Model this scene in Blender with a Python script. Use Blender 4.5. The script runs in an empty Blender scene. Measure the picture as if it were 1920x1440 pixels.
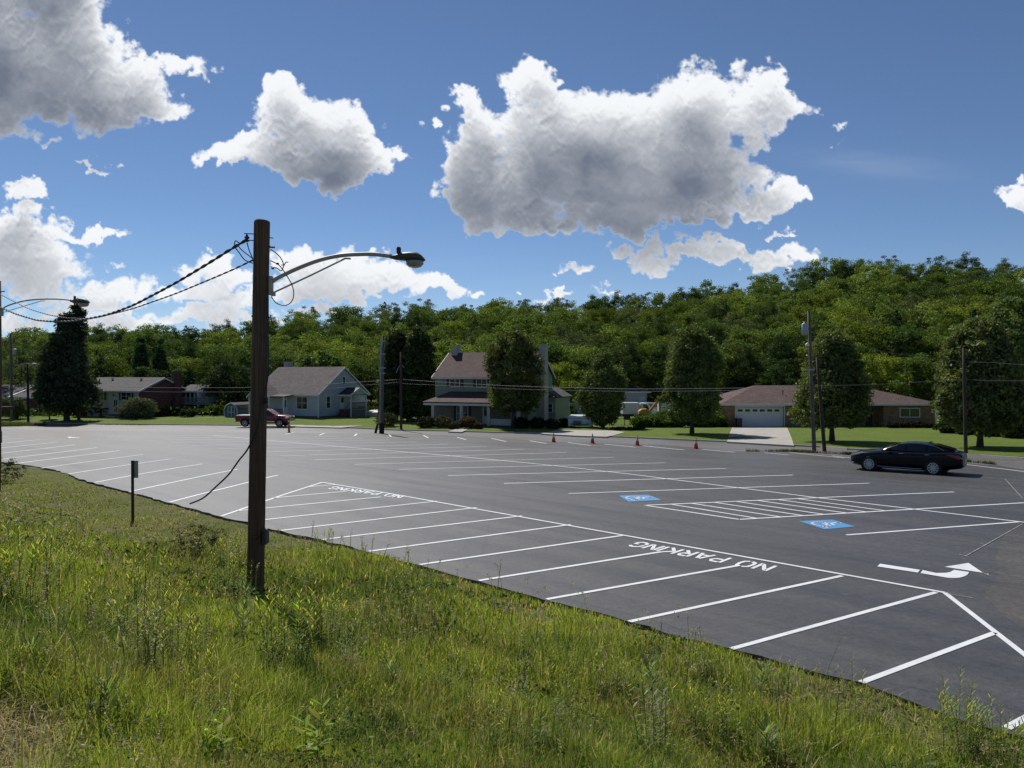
import bpy, bmesh, math, random
import numpy as np
from mathutils import Vector, Matrix
from mathutils.geometry import tessellate_polygon
R = math.radians
S = bpy.context.scene
COL = S.collection

# ------------------------------------------------------------ camera
F, CX, CY, EYE = 1420.0, 960.0, 720.0, 4.25
PITCH = math.atan(15 / F)
cam_data = bpy.data.cameras.new('camera'); cam = bpy.data.objects.new('camera', cam_data); COL.objects.link(cam)
cam.location = (0, 0, EYE); cam.rotation_euler = (R(90) - PITCH, 0, 0)
cam_data.sensor_width = 36.0; cam_data.lens = F / 1920 * 36; cam_data.clip_start = .05; cam_data.clip_end = 20000
S.camera = cam

# ------------------------------------------------------------ light
SUN_EL, SUN_AZ = R(49), R(-25)          # azimuth measured from +Y towards +X
wd = bpy.data.worlds.new("World"); S.world = wd; wd.use_nodes = True
nt = wd.node_tree; nt.nodes.clear()
sk = nt.nodes.new('ShaderNodeTexSky'); sk.sky_type = 'NISHITA'; sk.sun_disc = False
sk.sun_elevation = SUN_EL; sk.sun_rotation = SUN_AZ; sk.altitude = 1200; sk.air_density = 0.85; sk.dust_density = 0.05; sk.ozone_density = 5.0
bg = nt.nodes.new('ShaderNodeBackground'); bg.inputs['Strength'].default_value = 0.085
wo = nt.nodes.new('ShaderNodeOutputWorld')
nt.links.new(sk.outputs[0], bg.inputs[0]); nt.links.new(bg.outputs[0], wo.inputs[0])
sl = bpy.data.lights.new('sun', 'SUN'); sun = bpy.data.objects.new('sun', sl); COL.objects.link(sun)
sl.energy = 4.5; sl.angle = R(.53); sl.color = (1.0, .955, .88)
SD = Vector((math.sin(SUN_AZ) * math.cos(SUN_EL), math.cos(SUN_AZ) * math.cos(SUN_EL), math.sin(SUN_EL)))
sun.rotation_euler = SD.to_track_quat('Z', 'Y').to_euler(); sun.location = (0, 0, 60)
S.view_settings.view_transform = 'Standard'; S.view_settings.look = 'None'
S.view_settings.exposure = 0.0; S.view_settings.gamma = 1.0; S.view_settings.use_curve_mapping = False
S.cycles.max_bounces = 6; S.cycles.transparent_max_bounces = 12; S.cycles.transmission_bounces = 4
S.cycles.diffuse_bounces = 3; S.cycles.glossy_bounces = 3

# ------------------------------------------------------------ materials
MATS = {}
class N:
    """tiny node-tree helper"""
    def __init__(s, name):
        s.m = bpy.data.materials.new(name); s.m.use_nodes = True; s.t = s.m.node_tree; s.t.nodes.clear()
        s.out = s.t.nodes.new('ShaderNodeOutputMaterial'); s.tc = None
    def n(s, typ, **kw):
        x = s.t.nodes.new('ShaderNode' + typ)
        for k, v in kw.items():
            if k in x.inputs: s.set(x.inputs[k], v)
            else: setattr(x, k, v)
        return x
    def set(s, i, v):
        if isinstance(v, bpy.types.NodeSocket): s.t.links.new(v, i)
        else: i.default_value = v
    def obj(s):
        if not s.tc: s.tc = s.n('TexCoord')
        return s.tc.outputs['Object']
    def math(s, op, a, b=0.0, c=None):
        x = s.n('Math', operation=op); s.set(x.inputs[0], a); s.set(x.inputs[1], b)
        if c is not None: s.set(x.inputs[2], c)
        return x.outputs[0]
    def noise(s, scale, detail=4, rough=.6, vec=None, out='Fac'):
        x = s.n('TexNoise'); x.inputs['Scale'].default_value = scale; x.inputs['Detail'].default_value = detail
        x.inputs['Roughness'].default_value = rough
        s.t.links.new(vec or s.obj(), x.inputs['Vector']); return x.outputs[out]
    def mapv(s, sc, vec=None):
        x = s.n('Mapping'); x.inputs['Scale'].default_value = sc; s.t.links.new(vec or s.obj(), x.inputs['Vector']); return x.outputs[0]
    def ramp(s, fac, stops):
        x = s.n('ValToRGB'); e = x.color_ramp.elements
        while len(e) < len(stops): e.new(.5)
        for k, (p, c) in enumerate(stops):
            e[k].position = p; e[k].color = (c[0], c[1], c[2], 1) if not isinstance(c, (int, float)) else (c, c, c, 1)
        s.t.links.new(fac, x.inputs[0]); return x.outputs[0]
    def mix(s, fac, a, b, blend='MIX'):
        x = s.n('Mix', data_type='RGBA', blend_type=blend)
        s.set(x.inputs[0], fac)
        for i, v in ((6, a), (7, b)):
            s.set(x.inputs[i], v if isinstance(v, bpy.types.NodeSocket) else (v[0], v[1], v[2], 1))
        return x.outputs[2]
    def bump(s, h, strength=.3, dist=.02):
        x = s.n('Bump'); x.inputs['Strength'].default_value = strength; x.inputs['Distance'].default_value = dist
        s.t.links.new(h, x.inputs['Height']); return x.outputs[0]
    def pr(s, col, rough=.7, normal=None, metal=0.0, spec=.5, coat=0.0):
        x = s.n('BsdfPrincipled'); s.set(x.inputs['Base Color'], col if isinstance(col, bpy.types.NodeSocket) else (col[0], col[1], col[2], 1))
        s.set(x.inputs['Roughness'], rough); s.set(x.inputs['Metallic'], metal); s.set(x.inputs['Specular IOR Level'], spec)
        x.inputs['Coat Weight'].default_value = coat; x.inputs['Coat Roughness'].default_value = .05
        if normal is not None: s.t.links.new(normal, x.inputs['Normal'])
        s.t.links.new(x.outputs[0], s.out.inputs[0]); return s.m
def plain(name, col, rough=.6, metal=0.0, var=.12, scale=3.0, coat=0.0, spec=.5):
    if name in MATS: return MATS[name]
    k = N(name); f = k.noise(scale, 5, .65)
    c = k.ramp(f, [(.3, [v * (1 - var) for v in col]), (.7, [min(1, v * (1 + var)) for v in col])])
    MATS[name] = k.pr(c, rough, None, metal, spec, coat); return MATS[name]
def siding(name, col, pitch=.11):
    if name in MATS: return MATS[name]
    k = N(name); sp = k.n('SeparateXYZ'); k.t.links.new(k.obj(), sp.inputs[0])
    fr = k.math('FRACT', k.math('DIVIDE', sp.outputs[2], pitch))
    groove = k.math('LESS_THAN', fr, .1)
    f = k.noise(1.3, 6, .7)
    base = k.ramp(f, [(.3, [v * .86 for v in col]), (.7, [v * 1.08 for v in col])])
    c = k.mix(groove, base, [v * .55 for v in col])
    MATS[name] = k.pr(c, .6, k.bump(fr, .5, .02)); return MATS[name]
def brick(name, c1, c2, mortar, w=.2, h=.075):
    if name in MATS: return MATS[name]
    k = N(name); sp = k.n('SeparateXYZ'); k.t.links.new(k.obj(), sp.inputs[0])
    cb = k.n('CombineXYZ'); k.set(cb.inputs[0], k.math('ADD', sp.outputs[0], sp.outputs[1])); k.set(cb.inputs[1], sp.outputs[2])
    b = k.n('TexBrick'); k.t.links.new(cb.outputs[0], b.inputs['Vector'])
    b.inputs['Color1'].default_value = (*c1, 1); b.inputs['Color2'].default_value = (*c2, 1); b.inputs['Mortar'].default_value = (*mortar, 1)
    b.inputs['Scale'].default_value = 1; b.inputs['Brick Width'].default_value = w; b.inputs['Row Height'].default_value = h
    b.inputs['Mortar Size'].default_value = .006; b.inputs['Bias'].default_value = 0
    f = k.noise(2.0, 5, .7)
    c = k.mix(.75, b.outputs[0], k.ramp(f, [(.3, .5), (.7, 1.2)]), 'MULTIPLY')
    MATS[name] = k.pr(c, .85, k.bump(b.outputs[1], -.3, .01)); return MATS[name]
def shingle(name, col):
    if name in MATS: return MATS[name]
    k = N(name); b = k.n('TexBrick'); sp = k.n('SeparateXYZ'); k.t.links.new(k.obj(), sp.inputs[0])
    cb = k.n('CombineXYZ'); k.set(cb.inputs[0], k.math('ADD', sp.outputs[0], k.math('MULTIPLY', sp.outputs[1], .35)))
    k.set(cb.inputs[1], k.math('MULTIPLY', sp.outputs[2], 1.6)); k.t.links.new(cb.outputs[0], b.inputs['Vector'])
    b.inputs['Color1'].default_value = (*[v * .75 for v in col], 1); b.inputs['Color2'].default_value = (*[v * 1.3 for v in col], 1)
    b.inputs['Mortar'].default_value = (*[v * .5 for v in col], 1); b.inputs['Scale'].default_value = 1
    b.inputs['Brick Width'].default_value = .33; b.inputs['Row Height'].default_value = .14; b.inputs['Mortar Size'].default_value = .012
    f = k.noise(.9, 6, .7)
    c = k.mix(.8, b.outputs[0], k.ramp(f, [(.3, .65), (.7, 1.15)]), 'MULTIPLY')
    MATS[name] = k.pr(c, .9, k.bump(b.outputs[1], -.4, .02)); return MATS[name]
def glassm(name, col=(.015, .018, .022), rough=.06):
    if name in MATS: return MATS[name]
    k = N(name); f = k.noise(1.1, 3, .5)
    MATS[name] = k.pr(k.ramp(f, [(.3, [v * .5 for v in col]), (.7, [v * 2.2 for v in col])]), rough, None, 0, .8); return MATS[name]
def leafm(name, tint=(1, 1, 1), trans=.42, obj_var=.0, gloss=.05):
    """foliage: colour comes from each leaf's own colour attribute, varied from tree to tree"""
    if name in MATS: return MATS[name]
    k = N(name); a = k.n('Attribute', attribute_name='leafcol'); c = k.mix(1.0, a.outputs['Color'], tint, 'MULTIPLY')
    if obj_var:
        oi = k.n('ObjectInfo'); rc = k.ramp(oi.outputs['Random'], [(0, (.45, .5, .52)), (.18, (1.0, .95, .7)), (.36, (.6, .66, .66)), (.52, (1.35, 1.25, .95)), (.68, (.8, .82, .7)), (.84, (1.15, 1.05, .9)), (1, (.55, .62, .5))])
        rc.node.color_ramp.interpolation = 'LINEAR'
        c = k.mix(obj_var, c, rc, 'MULTIPLY')
    d = k.n('BsdfDiffuse'); k.set(d.inputs[0], c); t = k.n('BsdfTranslucent'); k.set(t.inputs[0], k.mix(1.0, c, (1.2, 1.22, .6), 'MULTIPLY'))
    m = k.n('MixShader'); m.inputs[0].default_value = trans; k.t.links.new(d.outputs[0], m.inputs[1]); k.t.links.new(t.outputs[0], m.inputs[2])
    g = k.n('BsdfGlossy'); g.inputs['Roughness'].default_value = .45; g.inputs[0].default_value = (.8, .85, .8, 1)
    m2 = k.n('MixShader'); m2.inputs[0].default_value = gloss; k.t.links.new(m.outputs[0], m2.inputs[1]); k.t.links.new(g.outputs[0], m2.inputs[2])
    k.t.links.new(m2.outputs[0], k.out.inputs[0]); MATS[name] = k.m; return k.m
def woodpole(name, c1, c2):
    if name in MATS: return MATS[name]
    k = N(name); v = k.mapv((30, 30, .7)); f = k.noise(1.0, 8, .72, v); g = k.noise(.8, 4, .6)
    c = k.ramp(f, [(.34, c1), (.5, [(a + b) / 2 for a, b in zip(c1, c2)]), (.66, c2)])
    c = k.mix(.7, c, k.ramp(g, [(.3, .55), (.7, 1.25)]), 'MULTIPLY')
    MATS[name] = k.pr(c, .9, k.bump(f, .8, .02)); return MATS[name]

# ------------------------------------------------------------ mesh builder and object helpers
class MB:
    def __init__(s): s.v = []; s.f = []
    def add(s, vs, fs):
        b = len(s.v); s.v += [tuple(p) for p in vs]; s.f += [tuple(b + i for i in f) for f in fs]; return s
    def box(s, x0, y0, z0, x1, y1, z1):
        return s.add([(x0, y0, z0), (x1, y0, z0), (x1, y1, z0), (x0, y1, z0), (x0, y0, z1), (x1, y0, z1), (x1, y1, z1), (x0, y1, z1)],
                     [(0, 3, 2, 1), (4, 5, 6, 7), (0, 1, 5, 4), (1, 2, 6, 5), (2, 3, 7, 6), (3, 0, 4, 7)])
    def cbox(s, cx, cy, z0, w, d, h): return s.box(cx - w / 2, cy - d / 2, z0, cx + w / 2, cy + d / 2, z0 + h)
    def tube(s, pts, rad, n=8, cap=True):
        pts = [Vector(p) for p in pts]; m = len(pts); rr = rad if isinstance(rad, (list, tuple)) else [rad] * m
        vs = []; prev = None
        for i, p in enumerate(pts):
            t = (pts[min(i + 1, m - 1)] - pts[max(i - 1, 0)]).normalized()
            a = prev - t * prev.dot(t) if prev is not None and (prev - t * prev.dot(t)).length > 1e-4 else (Vector((0, 0, 1)).cross(t) if abs(t.z) < .95 else Vector((1, 0, 0)).cross(t))
            a.normalize(); prev = a; b = t.cross(a)
            for k in range(n):
                q = 2 * math.pi * k / n; vs.append(p + (a * math.cos(q) + b * math.sin(q)) * rr[i])
        fs = [(i * n + k, i * n + (k + 1) % n, (i + 1) * n + (k + 1) % n, (i + 1) * n + k) for i in range(m - 1) for k in range(n)]
        if cap: fs += [tuple(range(n - 1, -1, -1)), tuple((m - 1) * n + k for k in range(n))]
        return s.add(vs, fs)
    def lathe(s, prof, n=16, axis='z', c=(0, 0, 0), cap=True):
        vs = []
        for r, h in prof:
            for k in range(n):
                q = 2 * math.pi * k / n; a, b = r * math.cos(q), r * math.sin(q)
                p = (a, b, h) if axis == 'z' else ((a, h, b) if axis == 'y' else (h, a, b))
                vs.append((p[0] + c[0], p[1] + c[1], p[2] + c[2]))
        m = len(prof)
        fs = [(i * n + k, i * n + (k + 1) % n, (i + 1) * n + (k + 1) % n, (i + 1) * n + k) for i in range(m - 1) for k in range(n)]
        if cap: fs += [tuple(range(n - 1, -1, -1)), tuple((m - 1) * n + k for k in range(n))]
        return s.add(vs, fs)
    def prism(s, poly, y0, y1):
        """poly of (x,z) extruded along y"""
        n = len(poly); vs = [(x, y0, z) for x, z in poly] + [(x, y1, z) for x, z in poly]
        return s.add(vs, [tuple(range(n)), tuple(range(2 * n - 1, n - 1, -1))] + [((i + 1) % n, i, n + i, n + (i + 1) % n) for i in range(n)])
    def prismx(s, poly, x0, x1):
        """poly of (y,z) extruded along x"""
        n = len(poly); vs = [(x0, y, z) for y, z in poly] + [(x1, y, z) for y, z in poly]
        return s.add(vs, [tuple(range(n - 1, -1, -1)), tuple(range(n, 2 * n))] + [(i, (i + 1) % n, n + (i + 1) % n, n + i) for i in range(n)])
    def slab(s, quad, t):
        """quad of 4 points thickened downwards by t"""
        q = [Vector(p) for p in quad]; n = (q[1] - q[0]).cross(q[2] - q[0]).normalized()
        if n.z < 0: n = -n; q = [q[0], q[3], q[2], q[1]]
        lo = [p - n * t for p in q]
        return s.add(q + lo, [(0, 1, 2, 3), (7, 6, 5, 4), (0, 4, 5, 1), (1, 5, 6, 2), (2, 6, 7, 3), (3, 7, 4, 0)])
    def build(s, name, mat, parent=None, smooth=False, label=None, bevel=0.0):
        me = bpy.data.meshes.new(name); me.from_pydata(s.v, [], s.f); me.update()
        bm = bmesh.new(); bm.from_mesh(me); bmesh.ops.recalc_face_normals(bm, faces=bm.faces[:]); bm.to_mesh(me); bm.free()
        me.materials.append(mat)
        if smooth: me.polygons.foreach_set('use_smooth', [True] * len(me.polygons))
        o = bpy.data.objects.new(name, me); COL.objects.link(o)
        if parent is not None: o.parent = parent
        if label: o['label'] = label
        if bevel:
            b = o.modifiers.new('bevel', 'BEVEL'); b.width = bevel; b.segments = 2; b.limit_method = 'ANGLE'; b.angle_limit = R(40)
        return o
def tag(o, label=None, cat=None, group=None, kind=None):
    for k, v in (('label', label), ('category', cat), ('group', group), ('kind', kind)):
        if v: o[k] = v
    return o
def thing(name, label, cat, loc=(0, 0, 0), rz=0.0, group=None):
    o = bpy.data.objects.new(name, None); COL.objects.link(o); o.location = loc; o.rotation_euler = (0, 0, rz)
    o.empty_display_size = .3
    return tag(o, label, cat, group)
def copy_tree(o, parent=None):
    c = o.copy(); COL.objects.link(c)
    if parent is not None: c.parent = parent
    for ch in list(o.children): copy_tree(ch, c)
    return c
def npmesh(name, V, Q, mat, col=None, parent=None, nper=4):
    """fast mesh from numpy arrays: V (n,3), Q (m,nper) faces, col (n,3) vertex colours"""
    me = bpy.data.meshes.new(name); me.vertices.add(len(V)); me.vertices.foreach_set('co', np.asarray(V, np.float32).ravel())
    m = len(Q); me.loops.add(m * nper); me.polygons.add(m)
    me.loops.foreach_set('vertex_index', np.asarray(Q, np.int32).ravel())
    me.polygons.foreach_set('loop_start', np.arange(m, dtype=np.int32) * nper)
    me.polygons.foreach_set('loop_total', np.full(m, nper, np.int32))
    me.update(calc_edges=True)
    if col is not None:
        at = me.color_attributes.new('leafcol', 'FLOAT_COLOR', 'POINT'); c4 = np.ones((len(V), 4), np.float32); c4[:, :3] = col
        at.data.foreach_set('color', c4.ravel())
    me.materials.append(mat)
    o = bpy.data.objects.new(name, me); COL.objects.link(o)
    if parent is not None: o.parent = parent
    return o

# ------------------------------------------------------------ photograph pixels -> places on the ground
BK = [0, 33, 53, 80, 95, 4000]; BZ = [0, 0, -.7, -1.35, -1.65, -1.65]
YK = np.unique(np.concatenate([[-60, 0, 20, 27, 33], np.arange(36, 130, 3), [130]])).astype(float)
def _smooth_base(y): return np.interp(y, BK, BZ)
_yk = np.arange(-60, 300, 1.0); _bz = _smooth_base(_yk); _ker = np.ones(13) / 13
_bz = np.convolve(np.pad(_bz, 6, 'edge'), _ker, 'valid')
BZK = np.interp(YK, _yk, _bz)
def base(y): return float(np.interp(y, YK, BZK))
def ray(px, py):
    u, v = (px - CX) / F, (py - CY) / F; c, s = math.cos(PITCH), math.sin(PITCH)
    return Vector((u, c - v * s, -s - v * c))
def march(px, py, zf, t0=2.0, t1=400.0):
    d = ray(px, py); t = t0; step = .25
    f = lambda t: EYE + d.z * t - zf(d.x * t, d.y * t)
    while t < t1 and f(t) > 0: t += step; step = max(.25, t * .01)
    a, b = t - step, t
    for _ in range(30):
        m = (a + b) / 2
        if f(m) > 0: a = m
        else: b = m
    return Vector((d.x * b, d.y * b, zf(d.x * b, d.y * b)))
def gp(px, py): return march(px, py, lambda x, y: base(y))
def X(px, d): return (px - CX) / F * d
def Z(py, d): return EYE - (py - 705.0) / F * d

EDGE = [(2300, 1500), (1920, 1383), (1813, 1353), (1747, 1327), (1613, 1282), (1480, 1247), (1373, 1217), (1280, 1195), (1180, 1166), (1023, 1124), (897, 1090), (843, 1076),
        (787, 1060), (692, 1035), (603, 1013), (527, 996), (460, 978), (413, 968), (317, 942), (243, 923), (177, 906), (140, 895), (128, 889), (100, 880), (50, 872), (0, 866), (-120, 850), (-420, 826)]
EDGEW = [gp(*p) for p in EDGE]
LOTFAR = [(-300, 800), (0, 806), (250, 808), (440, 811), (640, 812), (780, 813.5), (930, 821), (1050, 828), (1240, 834), (1380, 846), (1480, 848), (1600, 857), (1700, 862), (1806, 869), (1872, 873), (1920, 880), (2200, 905), (2600, 950)]
LOTFARW = [gp(*p) for p in LOTFAR]
KERB = [(-300, 790), (0, 793), (150, 795), (300, 796.5), (450, 798), (560, 799), (640, 802), (748, 807), (836, 808.5), (932, 811.5), (1017, 813), (1138, 819), (1240, 823.5), (1365, 829), (1487, 836), (1540, 838.5), (1591, 843), (1700, 848), (1810, 853), (1920, 861), (2200, 880), (2600, 915)]
KERBW = [gp(*p) for p in KERB]
KX = [p.x for p in KERBW]; KY = [p.y for p in KERBW]
RX = [-90, -45, -30, -22, -14, 0, 20, 45, 90]; RZ = [.35, .35, .5, .6, .3, .05, .12, .15, .3]
def kerb_y(x): return float(np.interp(x, KX, KY))
def lawnz(x, y):
    t = min(1, max(0, (y - kerb_y(x)) / 8)); t = t * t * (3 - 2 * t)
    return base(y) + .10 + float(np.interp(x, RX, RZ)) * t
def gl(px, py): return march(px, py, lawnz)
# bank between the camera and the lot
ex0, ey0, ex1, ey1 = 4.8, 10.5, -6.4, 21.0
EXY = np.array([(p.x, p.y) for p in EDGEW])
def edge_dist(x, y):
    """distance from the lot edge, positive on the grass side"""
    x = np.asarray(x, float); y = np.asarray(y, float); best = np.full(x.shape, 1e9); sg = np.ones(x.shape)
    for (ax, ay), (bx, by) in zip(EXY[:-1], EXY[1:]):
        dx, dy = bx - ax, by - ay; L2 = dx * dx + dy * dy; t = np.clip(((x - ax) * dx + (y - ay) * dy) / L2, 0, 1)
        d = np.hypot(x - ax - t * dx, y - ay - t * dy); cr = dx * (y - ay) - dy * (x - ax)
        up = d < best; best = np.where(up, d, best); sg = np.where(up, np.where(cr > 0, 1, -1), sg)
    ye = np.interp(x, EXY[::-1, 0], EXY[::-1, 1])
    return np.where(y < ye, best, -best)
def bankz(x, y):
    s = edge_dist(x, y); t = np.clip((s - .6) / 10.3, 0, 3.2); rise = 2.65 * t ** 1.7
    rise = np.where(s > 11, 2.75 + (s - 11) * .05, rise)
    far = np.clip((np.asarray(y, float) - 17) / 14, 0, 1)          # the bank flattens towards the far end of the lot
    bumps = .05 * np.sin(np.asarray(x) * 1.7 + 1) * np.sin(np.asarray(y) * 1.3) + .03 * np.sin(np.asarray(x) * 4.1) * np.cos(np.asarray(y) * 3.7)
    lip = .095 * np.clip(s / .28, 0, 1) * (.35 + .65 * np.sin(np.asarray(x) * 2.3 + np.sin(np.asarray(y) * 1.9) * 2) ** 2)
    return np.where(s > 0, lip + rise * (1 - .75 * far) + bumps * np.clip(s / 2, 0, 1), 0.0)
# wooded hill: crest follows the skyline
SKX = [-500, 0, 60, 180, 330, 420, 470, 520, 600, 700, 800, 880, 920, 1000, 1100, 1200, 1300, 1400, 1460, 1530, 1600, 1700, 1800, 1860, 1920, 2400]
SKY_ = [612, 612, 608, 605, 602, 600, 592, 580, 574, 562, 560, 566, 556, 552, 546, 541, 531, 516, 505, 487, 481, 481, 479, 477, 485, 480]
H0, H1, TREEH = 118.0, 240.0, 14.0
def hillz(x, y):
    x = np.asarray(x, float); y = np.maximum(np.asarray(y, float), 1.0); px = CX + F * x / y
    crest = EYE + (705 - np.interp(px, SKX, SKY_)) / F * H1 - TREEH
    t = np.clip((y - H0) / (H1 - H0), 0, 1); t = t ** 1.05
    return np.where(y > H0, (crest + 1.65) * t, 0.0)
def groundz(x, y):
    b = np.interp(y, YK, BZK); s_rise = np.zeros(np.shape(x))
    xx = np.asarray(x, float); yy = np.asarray(y, float)
    t = np.clip((yy - np.interp(xx, KX, KY)) / 8, 0, 1); t = t * t * (3 - 2 * t)
    s_rise = np.interp(xx, RX, RZ) * t
    return b - .085 + s_rise + bankz(xx, yy) + hillz(xx, yy)

# ============================================================ SETTING
rng = np.random.default_rng(7)
def tabl(seed, n=256):
    return np.random.default_rng(seed).random((n, n))
_T = {}
def vn(x, y, seed):
    """smooth value noise"""
    if seed not in _T: _T[seed] = tabl(seed)
    T = _T[seed]; n = T.shape[0]; xi = np.floor(x).astype(int); yi = np.floor(y).astype(int); fx = x - xi; fy = y - yi
    fx = fx * fx * fx * (fx * (fx * 6 - 15) + 10); fy = fy * fy * fy * (fy * (fy * 6 - 15) + 10)
    a = T[xi % n, yi % n]; b = T[(xi + 1) % n, yi % n]; c = T[xi % n, (yi + 1) % n]; d = T[(xi + 1) % n, (yi + 1) % n]
    return (a * (1 - fx) + b * fx) * (1 - fy) + (c * (1 - fx) + d * fx) * fy
def fbm(x, y, seed, o=6, g=.5, billow=False):
    s = np.zeros(np.shape(x)); a = 1.0; tot = 0
    for k in range(o):
        v = vn(x * 2 ** k + 17.3 * k, y * 2 ** k + 9.1 * k, seed + k)
        if billow: v = 1 - abs(2 * v - 1)
        s += a * v; tot += a; a *= g
    return s / tot

# ---- sky with clouds: a far dome section, clouds carried as vertex colour and coverage
def make_sky():
    st = 1.8; xs = np.arange(-420, 2340, st); ys = np.arange(-330, 648, st); PX, PY = np.meshgrid(xs, ys)
    w1 = fbm(PX / 120, PY / 120, 11, 5, .55); w2 = fbm(PX / 120 + 40, PY / 120 + 7, 31, 5, .55)
    f1 = fbm(PX / 26, PY / 26, 51, 5, .6); f2 = fbm(PX / 26 + 5, PY / 26 + 3, 71, 5, .6)
    WX = PX + (w1 - .5) * 120 + (f1 - .5) * 60; WY = PY + (w2 - .5) * 85 + (f2 - .5) * 50
    B = [  # cx cy rx ry strength
        (40, 130, 200, 125, 1.15), (200, 200, 125, 66, 1.1), (120, 110, 120, 90, 1.1), (90, 15, 105, 70, .95), (-120, 80, 230, 190, 1.0), (-20, 215, 90, 48, .8), (240, 150, 75, 55, .85), (60, -90, 120, 80, .8),
        (360, 140, 52, 30, .62), (290, 118, 46, 18, .5), (235, 100, 40, 14, .4), (10, 255, 55, 22, .42), (75, 265, 20, 10, .4),
        (535, 200, 52, 50, 1.0), (575, 250, 85, 62, 1.0), (640, 285, 72, 52, 1.0), (455, 296, 72, 26, .9), (600, 322, 112, 32, 1.0), (668, 300, 62, 46, 1.0), (520, 300, 70, 36, .95), (640, 235, 48, 48, .85),
        (1120, 300, 235, 118, 1.2), (1330, 235, 150, 82, 1.1), (1010, 168, 58, 46, .85), (905, 265, 72, 72, .95), (1250, 340, 190, 82, 1.2), (1425, 372, 72, 40, .9), (880, 372, 62, 46, .9),
        (1010, 405, 150, 38, 1.1), (1120, 215, 150, 56, 1.0), (860, 330, 48, 60, .8), (925, 345, 70, 60, 1.0), (985, 385, 90, 50, 1.0), (1200, 400, 160, 36, 1.1), (1420, 200, 70, 52, .85), (870, 205, 32, 30, .6), (955, 418, 60, 20, .6),
        (1180, 457, 60, 17, .85), (1240, 452, 42, 17, .8), (1262, 480, 78, 23, .9), (1395, 474, 128, 29, 1.0), (1070, 492, 48, 17, .85), (1465, 425, 18, 8, .5),
        (600, 500, 90, 42, 1.0), (715, 525, 130, 45, 1.05), (835, 540, 60, 30, .9), (640, 545, 170, 30, .95), (1135, 532, 50, 12, .8), (915, 552, 26, 10, .6), (1040, 545, 30, 8, .5),
        (40, 440, 100, 42, 1.0), (170, 445, 85, 15, .7), (70, 505, 135, 48, .95), (40, 370, 48, 20, .6), (180, 320, 32, 9, .5), (1905, 380, 40, 22, .85), (795, 243, 13, 15, .42), (1572, 228, 30, 9, .42),
        (1955, 370, 60, 30, .9), (2120, 300, 130, 60, .9), (380, 515, 62, 40, 1.0), (440, 555, 100, 32, .95), (340, 560, 90, 26, .85), (190, 555, 120, 30, .75), (120, 590, 160, 22, .8), (290, 600, 210, 18, .8), (520, 590, 160, 16, .7),
        (220, 505, 30, 9, .55), (215, 540, 26, 9, .5), (378, 465, 10, 9, .45), (1490, 365, 24, 12, .5), (1560, 250, 20, 7, .3), (-250, 430, 160, 60, 1.0), (-300, 560, 200, 50, .9), (480, -230, 130, 60, 1), (1500, -240, 200, 60, 1)]
    def field(x, y):
        Fd = np.full(x.shape, -3.0)
        for cx, cy, rx, ry, s in B:
            q = ((x - cx) / rx) ** 2 + ((y - cy) / ry) ** 2
            v = s * (.97 - q); v = np.where(y > cy, v - .8 * np.clip((y - cy) / ry, 0, 9) ** 2, v)
            k = .18; h = np.clip(.5 + .5 * (v - Fd) / k, 0, 1); Fd = Fd * (1 - h) + v * h + k * h * (1 - h)
        return Fd
    Fd = field(WX, WY); Fs = field(PX + (w1 - .5) * 70, PY + (w2 - .5) * 50)
    m1 = fbm(PX / 78 + 3 + (w2 - .5) * 1.2, PY / 60 + (w1 - .5) * 1.2, 91, 6, .52); fine = fbm(PX / 17, PY / 15, 131, 5, .62)
    def bumps(x, y, sd):
        """rounded cauliflower heads: distance to jittered cell centres"""
        xi = np.floor(x).astype(int); yi = np.floor(y).astype(int); best = np.full(x.shape, 9.0)
        if sd not in _T: _T[sd] = tabl(sd)
        if sd + 1 not in _T: _T[sd + 1] = tabl(sd + 1)
        for dx in (-1, 0, 1):
            for dy in (-1, 0, 1):
                cx, cy = xi + dx, yi + dy; jx = _T[sd][cx % 256, cy % 256]; jy = _T[sd + 1][cx % 256, cy % 256]
                d2 = (cx + jx - x) ** 2 + (cy + jy - y) ** 2; q = d2; h = np.clip(.5 + .5 * (best - q) / .12, 0, 1); best = best * (1 - h) + q * h - .12 * h * (1 - h)
        return np.sqrt(np.clip(1 - best, 0, 1))
    wx = (f1 - .5) * 1.3; wy = (f2 - .5) * 1.3
    puff = .55 * bumps(PX / 52 + wx + (w1 - .5) * 1.5, PY / 44 + wy, 501) + .30 * bumps(PX / 25 + wx * 1.3, PY / 22 + wy * 1.3, 503) + .15 * bumps(PX / 12 + wx * 1.5, PY / 11 + wy * 1.5, 505)
    T = Fd + (m1 - .5) * 1.5 + (fine - .5) * .72 + (puff - .62) * .6 - .16 * np.clip((PY - 440) / 80, 0, 1)
    al = np.clip((T + .04) / .50, 0, 1); al = al * al * (3 - 2 * al)
    # thin veils
    veil = np.exp(-(((PX - 1640) / 130) ** 2 + ((PY - 310 - (PX - 1640) * .1) / 22) ** 2)) * .16 * (.35 + fbm(PX / 60, PY / 9, 151, 4))
    veil += np.clip((PY - 470) / 160, 0, 1) * .10 * fbm(PX / 160, PY / 26, 171, 5) * 1.6
    # light marched down from the sun (above, a little to the left)
    bg_ = np.clip(Fs, 0, 1.2) / 1.2
    Ts = Fs * .9 + ((m1 - .5) * 2.0 + (puff - .62) * .8) * (1 - .5 * bg_) + (fine - .5) * .14
    th = np.clip(Ts, 0, 1.15); od = np.zeros_like(th); tot = 0; steps = [(3, .5), (7, .7), (12, .9), (19, 1.1), (28, 1.3), (40, 1.4), (54, 1.5), (72, 1.5)]
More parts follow.
